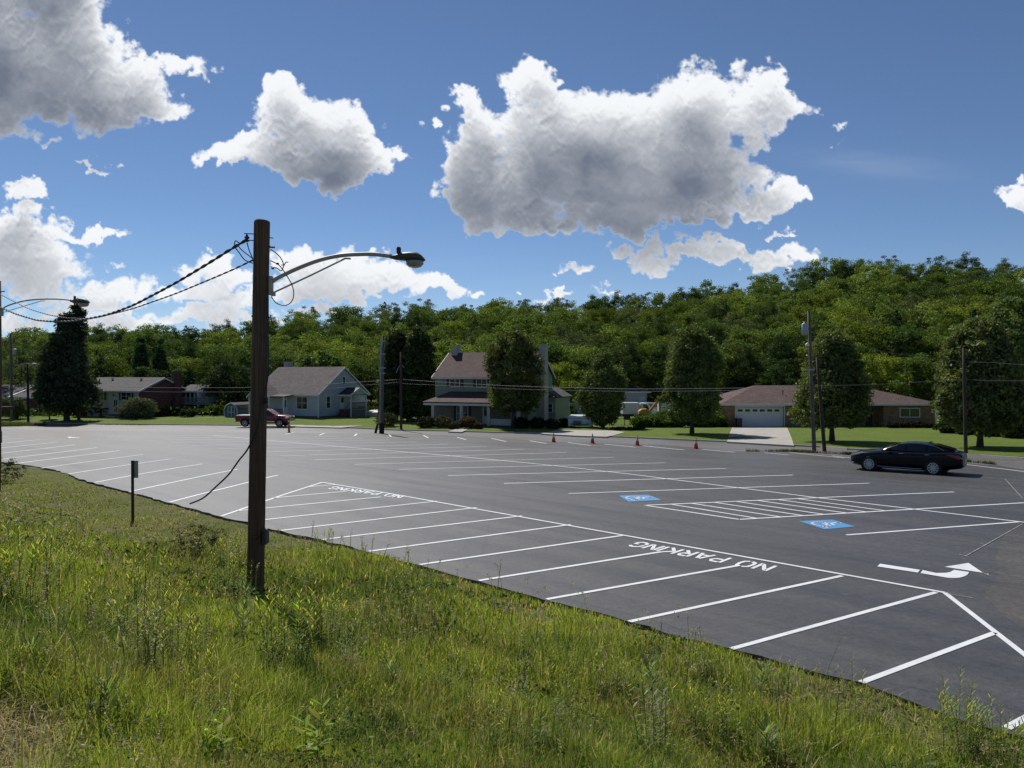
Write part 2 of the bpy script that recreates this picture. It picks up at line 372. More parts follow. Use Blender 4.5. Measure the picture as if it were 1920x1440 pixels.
    for n, wt in steps:
        for sx in (-.45, .05, .4):
            q = int(n * sx); sh = np.roll(np.roll(th, n, 0), -q, 1); sh[:n] = 0; od += sh * wt; tot += wt
    od /= tot
    lit = np.exp(-od * 2.1)
    # each head is lit from above
    s3 = puff + .5 * m1
    rel = s3 - np.roll(s3, 4, 0) + .35 * (s3 - np.roll(s3, 3, 1))
    relief = np.clip(-rel * 1.5, -.34, .30)
    thin = np.exp(-np.clip(T, 0, 3) * 2.6)
    big = np.clip(Fs, 0, 1.3) / 1.3
    L = .10 + 1.18 * lit + .36 * thin * (1 - .4 * big) + relief * np.clip(-.02 + .95 * lit, 0, .8) + ((w1 - .5) * .4 + (w2 - .5) * .35 + (m1 - .5) * .7 * np.clip(lit * 2.2, .15, 1)) * big
    low = np.clip((PY - 425) / 90, 0, 1)
    L = L * (1 - low) + (.36 + L * .64) * low
    L = np.clip(L, .17, 1.12)
    t = np.clip((L - .2) / .72, 0, 1)[..., None]
    col = (1 - t) * np.array([.205, .245, .325]) + t * np.array([.90, .92, .95]); col = col * (np.clip(L, .35, 1.1)[..., None] / 1.0) ** .25
    A = 1 - (1 - al) * (1 - np.clip(veil, 0, 1))
    col = np.where(al[..., None] > .02, col, np.array([.55, .62, .74]))
    # fade at the borders of the dome section
    fade = np.clip((PX + 420) / 150, 0, 1) * np.clip((2340 - PX) / 150, 0, 1) * np.clip((PY + 330) / 120, 0, 1); A = A * fade
    u = (PX - CX) / F; v = -(PY - 705) / F; nrm = np.sqrt(1 + u * u + v * v); RD = 5000.0
    V = np.stack([u / nrm * RD, 1 / nrm * RD, v / nrm * RD + EYE], -1).reshape(-1, 3)
    ny, nx = PX.shape; i = np.arange(ny - 1)[:, None] * nx + np.arange(nx - 1)[None]
    Q = np.stack([i, i + 1, i + nx + 1, i + nx], -1).reshape(-1, 4)
    k = N('cloud_sky'); a = k.n('Attribute', attribute_name='leafcol'); e = k.n('Emission'); k.t.links.new(a.outputs['Color'], e.inputs[0]); e.inputs[1].default_value = 1.0
    cov = k.n('Attribute', attribute_name='coverage'); tr = k.n('BsdfTransparent'); m = k.n('MixShader')
    k.t.links.new(cov.outputs['Fac'], m.inputs[0]); k.t.links.new(tr.outputs[0], m.inputs[1]); k.t.links.new(e.outputs[0], m.inputs[2]); k.t.links.new(m.outputs[0], k.out.inputs[0])
    k.m.cycles.emission_sampling = 'NONE'
    o = npmesh('sky', V, Q, k.m, col.reshape(-1, 3)); at = o.data.attributes.new('coverage', 'FLOAT', 'POINT'); at.data.foreach_set('value', A.ravel().astype(np.float32))
    o.data.polygons.foreach_set('use_smooth', np.ones(len(Q), bool)); tag(o, kind='structure')
make_sky()

# ---- materials of the ground
k = N('ground_soil'); g1 = k.noise(.6, 8, .7); g2 = k.noise(7, 8, .75); g3 = k.noise(60, 4, .7)
c = k.ramp(g1, [(.35, (.095, .12, .032)), (.5, (.14, .155, .045)), (.65, (.21, .18, .09))])
c = k.mix(.5, c, k.ramp(g2, [(.35, (.03, .04, .012)), (.65, (.13, .12, .06))]))
c = k.mix(.6, c, k.ramp(g3, [(.3, .6), (.7, 1.4)]), 'MULTIPLY')
M_SOIL = k.pr(c, .95, k.bump(g2, .6, .05), spec=.1)
k = N('lawn_grass'); g1 = k.noise(.35, 6, .65); g2 = k.noise(3.5, 8, .8); g3 = k.noise(24, 5, .8)
c = k.ramp(g1, [(.3, (.10, .155, .022)), (.55, (.135, .185, .03)), (.72, (.17, .19, .05))])
c = k.mix(.8, c, k.ramp(g2, [(.3, .72), (.7, 1.22)]), 'MULTIPLY'); c = k.mix(.9, c, k.ramp(g3, [(.3, .6), (.7, 1.4)]), 'MULTIPLY')
M_LAWN = k.pr(c, .9, k.bump(g3, 1.0, .06), spec=.12)
def asphalt(name, col, warm, streak=1.0, spec=.5):
    k = N(name); v = k.mapv((.22, .8, 1)); 
    rot = k.n('Mapping'); rot.inputs['Rotation'].default_value = (0, 0, R(43)); k.t.links.new(k.obj(), rot.inputs['Vector'])
    sv = k.mapv((.09, 1.3, 1), rot.outputs[0]); sv2 = k.mapv((.05, .33, 1), rot.outputs[0])
    n1 = k.noise(.16, 5, .55); n2 = k.noise(1.0, 6, .65, sv); n3 = k.noise(70, 4, .85); n4 = k.noise(1.0, 4, .6, sv2); n5 = k.noise(26, 5, .85); n6 = k.noise(1.7, 7, .75); n7 = k.noise(.33, 3, .5)
    c = k.ramp(n1, [(.3, col), (.7, warm)])
    c = k.mix(.55 * streak, c, k.ramp(n2, [(.32, .72), (.5, 1.0), (.72, 1.32)]), 'MULTIPLY'); c = k.mix(.6 * streak, c, k.ramp(n4, [(.35, .8), (.65, 1.22)]), 'MULTIPLY')
    c = k.mix(.85, c, k.ramp(n3, [(.35, .45), (.6, 1.4), (.72, 3.0)]), 'MULTIPLY'); c = k.mix(.8, c, k.ramp(n5, [(.3, .6), (.5, 1.0), (.62, 1.3), (.72, 1.9)]), 'MULTIPLY')
    c = k.mix(.8, c, k.ramp(k.noise(9, 4, .8), [(.32, .66), (.5, 1.0), (.68, 1.38)]), 'MULTIPLY'); c = k.mix(.7, c, k.ramp(k.noise(3.2, 6, .75), [(.34, .78), (.66, 1.22)]), 'MULTIPLY')
    rs = k.n('SeparateXYZ'); k.t.links.new(rot.outputs[0], rs.inputs[0]); wob = k.math('MULTIPLY', k.noise(.35, 3, .5), .25)
    seam = k.math('LESS_THAN', k.math('FRACT', k.math('ADD', k.math('DIVIDE', rs.outputs[1], 3.9), wob)), .009)
    c = k.mix(k.math('MULTIPLY', seam, .45), c, (.012, .012, .012))
    stain = k.math('MULTIPLY', k.ramp(n6, [(.60, 0), (.72, 1)]), k.ramp(n7, [(.5, 0), (.62, 1)])); c = k.mix(k.math('MULTIPLY', stain, .45), c, (.20, .17, .13))
    vc = k.n('TexVoronoi', feature='DISTANCE_TO_EDGE'); vc.inputs['Scale'].default_value = .11; k.t.links.new(k.n('VectorMath', operation='ADD').outputs[0], vc.inputs['Vector']) if False else k.t.links.new(k.mix(.12, k.obj(), k.noise(.7, 5, .7, out='Color')), vc.inputs['Vector'])
    c = k.mix(.45, c, k.ramp(vc.outputs['Distance'], [(.0, .45), (.004, 1.0)]), 'MULTIPLY')
    dv = k.noise(.9, 3, .4); c = k.mix(1.0, c, k.ramp(dv, [(.72, 1.0), (.78, .72)]), 'MULTIPLY')
    rgh = k.ramp(n2, [(.3, .42), (.7, .56)])
    return k.pr(c, rgh, k.bump(n3, .35, .006), spec=spec)
M_LOT = asphalt('fresh_asphalt', (.060, .058, .0575), (.073, .069, .066), .8, .5)
M_ROAD = asphalt('street_asphalt', (.125, .12, .118), (.16, .15, .14), .6, .4)
M_OLD = asphalt('worn_asphalt', (.07, .063, .055), (.105, .093, .08), 1.0, .35)
k = N('concrete'); g1 = k.noise(.7, 6, .7); g2 = k.noise(14, 6, .75)
c = k.mix(.7, k.ramp(g1, [(.3, (.34, .31, .27)), (.7, (.46, .43, .38))]), k.ramp(g2, [(.3, .8), (.7, 1.15)]), 'MULTIPLY'); M_CONC = k.pr(c, .85)
k = N('white_paint'); g1 = k.noise(60, 4, .85); g2 = k.noise(1.4, 7, .8)
c = k.mix(.9, k.ramp(g2, [(.3, (.62, .63, .64)), (.6, (.80, .81, .82))]), k.ramp(g1, [(.30, .3), (.42, 1.0)]), 'MULTIPLY'); M_PAINT = k.pr(c, .55)
k = N('blue_paint'); g1 = k.noise(90, 3, .8); c = k.mix(.8, k.ramp(k.noise(2.5, 4, .7), [(.3, (.06, .26, .55)), (.7, (.09, .32, .62))]), k.ramp(g1, [(.28, .6), (.42, 1.0)]), 'MULTIPLY'); M_BLUE = k.pr(c, .5)

# ---- ground sheet
gx = np.unique(np.concatenate([np.linspace(-900, -130, 22), np.linspace(-130, -30, 60), np.linspace(-30, 12, 150), np.linspace(12, 130, 70), np.linspace(130, 900, 22)]))
gy = np.unique(np.concatenate([[-300, -150, -60, -30, -15, -8], np.linspace(-4, 33, 130), YK[YK >= 33], np.linspace(130, 320, 60), np.linspace(330, 3000, 20)]))
GX, GY = np.meshgrid(gx, gy); GZ = groundz(GX.ravel(), GY.ravel()).reshape(GX.shape)
V = np.stack([GX, GY, GZ], -1).reshape(-1, 3); ny, nx = GX.shape
i = np.arange(ny - 1)[:, None] * nx + np.arange(nx - 1)[None]; Q = np.stack([i, i + 1, i + nx + 1, i + nx], -1).reshape(-1, 4)
g = npmesh('ground', V, Q, M_SOIL); g.data.polygons.foreach_set('use_smooth', np.ones(len(Q), bool)); tag(g, kind='structure')

def sheet(name, poly, zf, mat, skirt=0.0, xcuts=(), kind='structure', parent=None, ycuts=True):
    """flat polygon (x,y) laid on the terrain function zf, cut so that it follows it"""
    bm = bmesh.new(); vs = [bm.verts.new((p[0], p[1], 0)) for p in poly]
    for tri in tessellate_polygon([[Vector((p[0], p[1], 0)) for p in poly]]): bm.faces.new([vs[i] for i in tri])
    ys = [p[1] for p in poly]; xs = [p[0] for p in poly]
    if ycuts:
        for y in YK:
            if min(ys) < y < max(ys): bmesh.ops.bisect_plane(bm, geom=bm.verts[:] + bm.edges[:] + bm.faces[:], plane_co=(0, y, 0), plane_no=(0, 1, 0))
    for x in xcuts:
        if min(xs) < x < max(xs): bmesh.ops.bisect_plane(bm, geom=bm.verts[:] + bm.edges[:] + bm.faces[:], plane_co=(x, 0, 0), plane_no=(1, 0, 0))
    bmesh.ops.recalc_face_normals(bm, faces=bm.faces[:])
    if bm.faces and sum(f.normal.z for f in bm.faces) < 0: bmesh.ops.reverse_faces(bm, faces=bm.faces[:])
    for v in bm.verts: v.co.z = zf(v.co.x, v.co.y)
    if skirt:
        be = [e for e in bm.edges if e.is_boundary]; r = bmesh.ops.extrude_edge_only(bm, edges=be)
        for v in [q for q in r['geom'] if isinstance(q, bmesh.types.BMVert)]: v.co.z -= skirt
    me = bpy.data.meshes.new(name); bm.to_mesh(me); bm.free(); me.materials.append(mat)
    o = bpy.data.objects.new(name, me); COL.objects.link(o)
    if parent is not None: o.parent = parent
    if kind: tag(o, kind=kind)
    return o
bz = lambda off: (lambda x, y: base(y) + off)
lz = lambda off: (lambda x, y: lawnz(x, y) + off)
# jitter the grass-side edge of the asphalt a little
ew = []
rr = random.Random(4)
for a, b in zip(EDGEW[:-1], EDGEW[1:]):
    n = max(1, int((b - a).length / .35))
    for q in range(n):
        p = a.lerp(b, q / n); ew.append((p.x + rr.uniform(-.05, .06), p.y + rr.uniform(-.05, .06)))
ew.append((EDGEW[-1].x, EDGEW[-1].y))
lot_poly = ew + [(p.x, p.y) for p in LOTFARW]
sheet('parking_lot', lot_poly, bz(0), M_LOT, .14)
road_near = [(p.x, p.y - 1.5) for p in LOTFARW]
sheet('road', road_near + [(p.x, p.y + .05) for p in reversed(KERBW)], bz(-.015), M_ROAD, .08)
XC = list(np.arange(-100, 100, 4.0))
lawn_poly = [(p.x, p.y) for p in KERBW] + [(170, 100), (170, 121), (-110, 121)]
lawn_poly[0] = (-110, KERBW[0].y)
sheet('lawn', lawn_poly, lz(0), M_LAWN, .16, XC)
# kerb strip
kerb = MB(); pts = []
for a, b in zip(KERBW[:-1], KERBW[1:]):
    n = max(1, int((b - a).length / 3)); pts += [a.lerp(b, q / n) for q in range(n)]
for a, b in zip(pts[:-1], pts[1:]):
    d = (b - a); nrm = Vector((-d.y, d.x, 0)).normalized() * .11; nrm = nrm if nrm.y < 0 else -nrm
    vs = []
    for p in (a, b):
        z = base(p.y); vs += [Vector((p.x, p.y, z + .105)), Vector((p.x + nrm.x, p.y + nrm.y, z + .10)), Vector((p.x + nrm.x * 1.2, p.y + nrm.y * 1.2, z - .05))]
    kerb.add(vs, [(0, 1, 4, 3), (1, 2, 5, 4)])
tag(kerb.build('kerb', M_CONC), kind='structure')
# driveways
def wp(pts, f=gl): return [(f(*p).x, f(*p).y) for p in pts]
def ppz(p): return p
drv = wp([(1373, 800.5), (1476, 802)]); dl = gp(1363, 830.5); dr = gp(1489, 838)
sheet('driveway', [drv[0], (dl.x, dl.y), (dr.x, dr.y), drv[1]], lz(.006), M_CONC, .15, XC)
j = MB()
sheet('driveway', [(gp(1013, 815).x, gp(1013, 815).y)] + [(gp(1078, 819).x, gp(1078, 819).y), (gp(1137, 821).x, gp(1137, 821).y)] + wp([(1172, 810), (1150, 807.5), (1060, 806), (1040, 807.5)]), lz(.006), M_CONC, .15, XC)
sheet('driveway', wp([(455, 799.2)], gp) + wp([(560, 801.5), (640, 803.5)], gp) + wp([(682, 797.6), (600, 798)]) + wp([(575, 797)]) + wp([(560, 796.5)]) + wp([(455, 796)]), lz(.006), M_CONC, .15, XC)
sheet('path', wp([(858, 803), (882, 801.5)]) + wp([(866, 812), (840, 811)], gp), lz(.010), M_CONC, .1, XC)
# older pavement at the lot's right-hand end
sheet('old_pavement', wp([(1843, 1118), (1872, 1080), (1868, 1040), (1890, 985), (1925, 962), (2150, 930), (2500, 1100), (2300, 1330), (1990, 1230), (1890, 1160)], gp), bz(.004), M_OLD)

# ---- painted markings
def stripe(mb, a, b, w=.105, off=.008):
    a = Vector((a.x, a.y, 0)); b = Vector((b.x, b.y, 0)); d = (b - a); L = d.length; n = Vector((-d.y, d.x, 0)).normalized() * w / 2
    m = max(1, int(L / 1.5)); ks = sorted(set([0, 1] + [q / m for q in range(m + 1)] + [(y - a.y) / d.y for y in YK if abs(d.y) > 1e-6 and 0 < (y - a.y) / d.y < 1]))
    vs = []
    for t in ks:
        p = a + d * t
        for s in (1, -1): q = p + n * s; vs.append((q.x, q.y, base(q.y) + off))
    mb.add(vs, [(2 * i, 2 * i + 1, 2 * i + 3, 2 * i + 2) for i in range(len(ks) - 1)])
PAIRS = [((318, 942), (521, 891)), ((243, 922), (445.7, 880)), ((177, 905), (380, 870)), ((128, 889), (321, 860.7)), ((78, 878), (269, 852.3)), ((25, 870), (224, 845)),
         ((-20, 864), (182, 839.5)), ((-60, 857), (141.7, 834)), ((-90, 849), (107, 829)), ((-70, 838), (75, 824.5)), ((-60, 829), (46, 821.4)), ((-40, 822), (19, 818)),
         ((1209, 947.8), (1789, 922.7)), ((1065.7, 925.7), (1630, 906.3)), ((945, 906.7), (1487, 891)), ((840, 892), (1361, 878.7)), ((748, 880.4), (1249, 868)), ((663.8, 871), (1150.7, 857.7)),
         ((589.6, 862.5), (1062, 848.6)), ((525, 855), (983, 842.4)), ((465, 848), (911, 837.5)), ((410, 841.5), (840, 833.4)), ((360, 835.5), (784, 828.6)), ((322, 830), (730, 825)), ((275, 825.5), (680, 821.8)), ((237, 821.5), (635, 819)), ((202, 818.3), (520, 816)),
         ((1386, 974.3), (1920, 943)), ((1920, 943), (2080, 935)), ((1587, 1003.5), (1912, 978.7)), ((1209, 947.8), (1386, 974.3)),
         ((415, 968), (604, 904.5)), ((1887, 1366), (2000, 1306)), ((1771, 1111.5), (1921, 1228)), ((1921, 1228), (2000, 1290)),
         ((1615, 1280), (1865, 1187)), ((1372, 1217), (1755, 1111)), ((1180, 1166), (1579, 1080)), ((1025, 1124), (1383, 1061)), ((898, 1089), (1240, 1035)), ((787, 1059), (1170, 1004)), ((692, 1034), (1070, 984)),
         ((605, 1012), (979, 967.5)), ((527, 995), (894, 952)), ((466, 978), (819, 940)), ((446, 958), (714, 932)), ((513, 934), (649, 921.5)), ((578, 913), (629, 909)),
         ((534, 814.6), (552, 810.6)), ((599, 816.3), (608, 812.3)), ((664.6, 817.5), (669, 813.3)), ((729, 814), (733, 818.7)), ((794, 816.5), (803, 821)), ((857, 820), (874, 824.6)), ((921, 822), (949, 828)), ((993, 826.5), (1025, 831.7)),
         ((1065, 829.8), (1107, 835.4)), ((1133, 832.7), (1193, 838.8)), ((1207, 836), (1283, 844)), ((1310, 842), (1378, 848.3)), ((1433, 849), (1479, 853.3)), ((1480, 848.5), (1583, 859)), ((1809, 871), (1920, 884.5)), ((1920, 884.5), (2000, 895)),
         ((1560, 855), (1600, 859.5))]
mb = MB(); seq = [(400, 817), (483, 824), (671, 840.2), (837.5, 854.2), (1004, 869.8), (1108, 881), (1363, 912.3), (1522, 932.4), (1698.6, 953.2), (1912, 978.7), (1990, 988)]
for a, b in PAIRS: stripe(mb, gp(*a), gp(*b), .105 if b[1] > 900 else (.12 if b[1] > 850 else .15))
for a, b in zip(seq[:-1], seq[1:]): stripe(mb, gp(*a), gp(*b), .11 if b[1] > 880 else .14, .0095)
stripe(mb, gp(604, 904.5), gp(1771, 1111.5), .10, .0095)
for tx, bx in zip([1257.8, 1296.4, 1339, 1379.7, 1420.3, 1459, 1495.5], [1420.3, 1465, 1507.7, 1546.3, 1589, 1625.5, 1662]):
    stripe(mb, gp(tx, 947.8 - (tx - 1209) * .0433), gp(bx, 974.3 - (bx - 1386) * .0586), .10, .0065)
tag(mb.build('parking_lot_markings', M_PAINT), kind='structure')
mb = MB()
for a, b in [((1811, 1043), (1917, 983)), ((1884, 898), (1917, 935)), ((1798, 1040), (1817, 1045)), ((1838, 1019), (1846, 1022)), ((1843, 1074.4), (1853, 1080)), ((1851, 1076), (1855, 1081)), ((1776, 1114), (1825, 1122))]: stripe(mb, gp(*a), gp(*b), .022, .0125)
k = N('chalk'); M_CHALK = k.pr(k.ramp(k.noise(12, 5, .8), [(.4, (.12, .12, .12)), (.6, (.5, .5, .5))]), .9)
tag(mb.build('chalk_line_marking', M_CHALK), kind='structure')
def paint_poly(poly, off=.008):
    vs = [Vector((p.x, p.y, base(p.y) + off)) for p in poly]; return vs, [tuple(t) for t in tessellate_polygon([[Vector((p.x, p.y, 0)) for p in poly]])]
# turning arrow
def arrow(polys, label):
    c = gp(*polys[0][0]); t = thing('painted_arrow', label, 'painted arrow', (c.x, c.y, base(c.y)))
    for nm, ps in zip(('arrow_shaft', 'arrow_hook', 'arrow_head'), polys):
        vs, fs = paint_poly([gp(*p) for p in ps], .008); m = MB(); m.add([v - Vector(t.location) for v in vs], fs); m.build(nm, M_PAINT, t)
arrow([[(1650, 1057.5), (1725, 1069), (1721, 1074), (1645, 1062.5)],
       [(1730, 1069.4), (1755, 1075), (1774, 1074.6), (1782, 1073), (1789, 1069), (1817, 1073.2), (1815, 1077), (1810, 1080.5), (1803, 1082.8), (1796, 1084), (1786, 1084.4), (1776, 1083.8), (1726, 1075)],
       [(1771, 1063.3), (1816, 1056), (1843, 1074.4)]], 'white painted turn arrow on the dark asphalt beside the NO PARKING hatched area')
arrow([[(140, 820.4), (149, 820.8), (148, 821.4), (139, 821)], [(133, 819.8), (140, 820.3), (139, 821.3), (132, 820.8)], [(126, 819.5), (134, 819), (131, 821.5)]], 'small distant white arrow painted on the far part of the lot')
# lettering: stencil strokes mapped into a ground parallelogram
GL = {'N': [[(.0, .0), (.0, 1)], [(.08, .93), (.60, .07)], [(.68, 0), (.68, 1)]], 'O': [[(.30, .02), (.06, .14), (0, .5), (.06, .86), (.30, .98)], [(.42, .98), (.64, .86), (.7, .5), (.64, .14), (.42, .02)]],
      'P': [[(0, 0), (0, 1)], [(.12, .97), (.5, .97), (.64, .74), (.5, .5), (.12, .5)]], 'A': [[(0, 0), (.3, .95)], [(.42, .95), (.72, 0)], [(.2, .3), (.52, .3)]],
      'R': [[(0, 0), (0, 1)], [(.12, .97), (.5, .97), (.62, .74), (.5, .52), (.12, .52)], [(.3, .42), (.66, 0)]], 'K': [[(0, 0), (0, 1)], [(.12, .5), (.62, 1)], [(.22, .5), (.66, 0)]],
      'I': [[(.0, 0), (.0, 1)]], 'G': [[(.66, .82), (.48, .98), (.3, .98), (.06, .84), (0, .5)], [(.0, .4), (.06, .14), (.3, .02), (.5, .02), (.68, .16), (.68, .42), (.42, .42)]]}
def lettering(o, ex, ey, text, label):
    """o origin, ex unit step per letter-height along the text, ey letter height vector"""
    t = thing('painted_lettering', label, 'painted lettering', (o.x, o.y, base(o.y)))
    m = MB(); adv = 0.0
    for ch in text:
        if ch == ' ': adv += .55; continue
        for st in GL[ch]:
            w = .19
            P = [Vector((x + adv, y)) for x, y in st]; L = []; Rr = []
            for i, p in enumerate(P):
                d = (P[min(i + 1, len(P) - 1)] - P[max(i - 1, 0)]).normalized(); n = Vector((-d.y, d.x)) * w / 2; L.append(p + n); Rr.append(p - n)
            for i in range(len(P) - 1):
                q = [L[i], Rr[i], Rr[i + 1], L[i + 1]]; vs = []
                for z in q: wv = ex * z.x + ey * z.y; vs.append((wv.x, wv.y, base(o.y + wv.y) - base(o.y) + .0085))
                m.add(vs, [(0, 1, 2, 3)])
        adv += (max(x for st in GL[ch] for x, y in st) + .28)
    tot = adv
    m.build('letters', M_PAINT, t); return t, tot
def letter_width(text): return sum(.55 if c == ' ' else max(x for st in GL[c] for x, y in st) + .28 for c in text) - .28
for (o, e, yv, lab) in [((1455, 1061.6), (1201, 1016.5), (1436, 1070), 'white stencilled NO PARKING letters nearest the camera beside the turn arrow'),
                        ((759, 929.5), (628, 912.5), (748, 934), 'smaller farther NO PARKING letters at the tip of the hatched area')]:
    A_ = gp(*o); B_ = gp(*e); C_ = gp(*yv); ex = (B_ - A_); ex.z = 0; ey = C_ - A_; ey.z = 0
    ey = ey.normalized() * .58
    lettering(A_, ex / letter_width('NO PARKING'), ey, 'NO PARKING', lab)
def access(q, label):
    P = [gp(*p) for p in q]; c = sum(P, Vector()) / 4; t = thing('accessible_parking_symbol', label, 'painted symbol', (c.x, c.y, base(c.y)))
    def bl(a, b): return P[0] * (1 - a) * (1 - b) + P[1] * a * (1 - b) + P[2] * a * b + P[3] * (1 - a) * b
    m = MB(); m.add([(p.x - c.x, p.y - c.y, base(p.y) - base(c.y) + .008) for p in P], [(0, 1, 2, 3)]); m.build('blue_panel', M_BLUE, t)
    # icon drawn with its head towards the stall (a = up in the icon, b = across)
    def st(m, pts, w):
        pts = [Vector(p) for p in pts]
        for i in range(len(pts) - 1):
            d = (pts[i + 1] - pts[i]).normalized(); n = Vector((-d.y, d.x)) * w / 2; vs = []
            for z in (pts[i] + n - d * .01, pts[i] - n - d * .01, pts[i + 1] - n + d * .01, pts[i + 1] + n + d * .01):
                p = bl(z.y, z.x); vs.append((p.x - c.x, p.y - c.y, base(p.y) - base(c.y) + .0125))
            m.add(vs, [(0, 1, 2, 3)])
    m = MB()
    st(m, [(.47 + .26 * math.cos(R(a)), .36 + .24 * math.sin(R(a))) for a in range(120, 390, 15)], .075)
    st(m, [(.44, .82), (.44, .42), (.66, .42), (.76, .18), (.86, .22)], .085); st(m, [(.44, .60), (.66, .60)], .07)
    st(m, [(.44 + .05 * math.cos(R(a)), .89 + .04 * math.sin(R(a))) for a in range(0, 361, 40)], .07)
    m.build('wheelchair_figure', M_PAINT, t)
access([(1498, 977.5), (1560.5, 974.7), (1603, 987.7), (1546, 993)], 'larger blue accessible parking symbol below the striped access aisle')
access([(1160, 929.6), (1215, 928), (1240.7, 937.7), (1178.6, 941)], 'smaller blue accessible parking symbol left of the striped access aisle')

# ============================================================ TREES
M_LEAF = leafm('tree_leaves', (.95, 1.0, 1.12), trans=.32, obj_var=1.0, gloss=.012)
M_STREETLEAF = leafm('street_tree_leaves', trans=.3, obj_var=0.0, gloss=.015)
M_BARK = woodpole('bark', (.045, .035, .028), (.12, .10, .085))
M_WEED = leafm('weed_leaves', trans=.58, gloss=.012)
M_GRASSB = leafm('grass_blades', trans=.5, gloss=.02)
def unit(a): return a / np.maximum(np.linalg.norm(a, axis=-1, keepdims=True), 1e-9)
def leaf_quads(P, size, r, up=.35, asp=.5, outward=None, bias=.5):
    """rhombic leaf at every point P; returns vertices and faces"""
    n = len(P); nrm = r.normal(size=(n, 3)); nrm[:, 2] += up
    if outward is not None: nrm += outward * bias
    nrm = unit(nrm); t = unit(np.cross(nrm, r.normal(size=(n, 3)))); b = np.cross(nrm, t); s = (size * r.uniform(.6, 1.35, n))[:, None]
    V = np.stack([P - t * s, P - b * s * asp - nrm * s * .12, P + t * s, P + b * s * asp - nrm * s * .12], 1).reshape(-1, 3)
    return V, np.arange(4 * n).reshape(-1, 4)
def crown_points(seed, prof, H, Rr, z0, ncl, per, crad, shell=.55, lobes=3, flat=.62, lob=.26, ex=1.0):
    r = np.random.default_rng(seed); t = r.beta(1.1, 1.1, ncl * 2); keep = r.random(ncl * 2) < (np.array([prof(v) for v in t]) ** 1.2 + .05); t = t[keep][:ncl]; n = len(t)
    az = r.uniform(0, 2 * np.pi, n); ph = r.uniform(0, 6.28, 4)
    lobe = 1 + lob * np.sin(lobes * az + ph[0] + 4 * t) + lob * .6 * np.sin((lobes + 2) * az + ph[1] - 7 * t) + lob * .5 * np.sin(9 * t + ph[2])
    rad = np.array([prof(v) for v in t]) * Rr * lobe * (shell + (1 - shell) * r.random(n) ** .6) ** ex
    C = np.stack([rad * np.cos(az), rad * np.sin(az), z0 + t * H + r.normal(0, .02 * H, n)], 1)
    out = unit(np.stack([np.cos(az), np.sin(az), (t - .35) * 1.2], 1))
    cr = crad * r.uniform(.6, 1.4, n); gs = r.normal(size=(n * per, 3)); gs = unit(gs) * (r.random((n * per, 1)) ** .45) * 1.55; P = np.repeat(C, per, 0) + gs * np.repeat(cr, per)[:, None] * np.array([1, 1, flat]) * .6
    ctint = r.normal(1, .2, n)
    return P, np.repeat(out, per, 0), np.repeat(ctint, per), r
def crown_mesh(name, seed, prof, H, Rr, z0, ncl, per, crad, leaf, col, mat, up=.35, **kw):
    P, out, ct, r = crown_points(seed, prof, H, Rr, z0, ncl, per, crad, **kw); V, Q = leaf_quads(P, leaf, r, up, outward=out)
    c = np.array(col)[None] * np.clip(ct, .6, 1.5)[:, None] * r.normal(1, .13, len(P))[:, None]; c = c * (2.2 if mat is M_LEAF else 4.0); c *= 1 + np.stack([r.normal(0, .06, len(P)), r.normal(0, .03, len(P)), r.normal(0, .08, len(P))], 1)
    o = npmesh(name, V, Q, mat, np.repeat(np.clip(c, .004, 1), 4, 0)); return o
def trunk_mb(seed, h, r0, z0, Hc, Rc, nb=9, lean=.04, top=.85):
    r = random.Random(seed); m = MB(); pts = []; x = y = 0
    for i in range(8):
        z = h_ = (z0 + Hc * top) * i / 7; x += r.uniform(-lean, lean) * h * .12; y += r.uniform(-lean, lean) * h * .12; pts.append((x, y, z))
    rad = [r0 * (1.35 if i == 0 else 1) * (1 - .8 * i / 7) for i in range(8)]; m.tube(pts, rad, 9)
    for b in range(nb):
        f = r.uniform(.22 if z0 < 2 else .3, .85); k = f * 7; i = int(k); p = Vector(pts[i]).lerp(Vector(pts[min(i + 1, 7)]), k - i)
        if p.z < z0 * .8: p.z = z0 * .8 + r.random() * Hc * .2
        a = r.uniform(0, 6.28); L = Rc * r.uniform(.5, .95) * (1.1 - f * .6); d = Vector((math.cos(a), math.sin(a), r.uniform(.5, 1.1)))
        q1 = p + d * L * .45; q2 = p + Vector((d.x * L, d.y * L, d.z * L * 1.1)) + Vector((r.uniform(-.3, .3), r.uniform(-.3, .3), .2)); br = r0 * (1 - f) * .55 + .02
        m.tube([p, q1, q2], [br, br * .7, br * .25], 6)
    return m
egg = lambda t: (math.sin(math.pi * min(1, max(0, t)) ** .72)) ** .62
rnd = lambda t: (max(0, 1 - (2 * t - 1) ** 2)) ** .5
dome = lambda t: (max(0, 1 - t ** 2.2)) ** .6 * min(1, .55 + t * 2)
cone = lambda t: max(.03, (1 - t) ** .85) * min(1, .5 + t * 4)
colm = lambda t: (max(0, 1 - t ** 3.2)) ** .5 * min(1, .7 + t * 1.5)
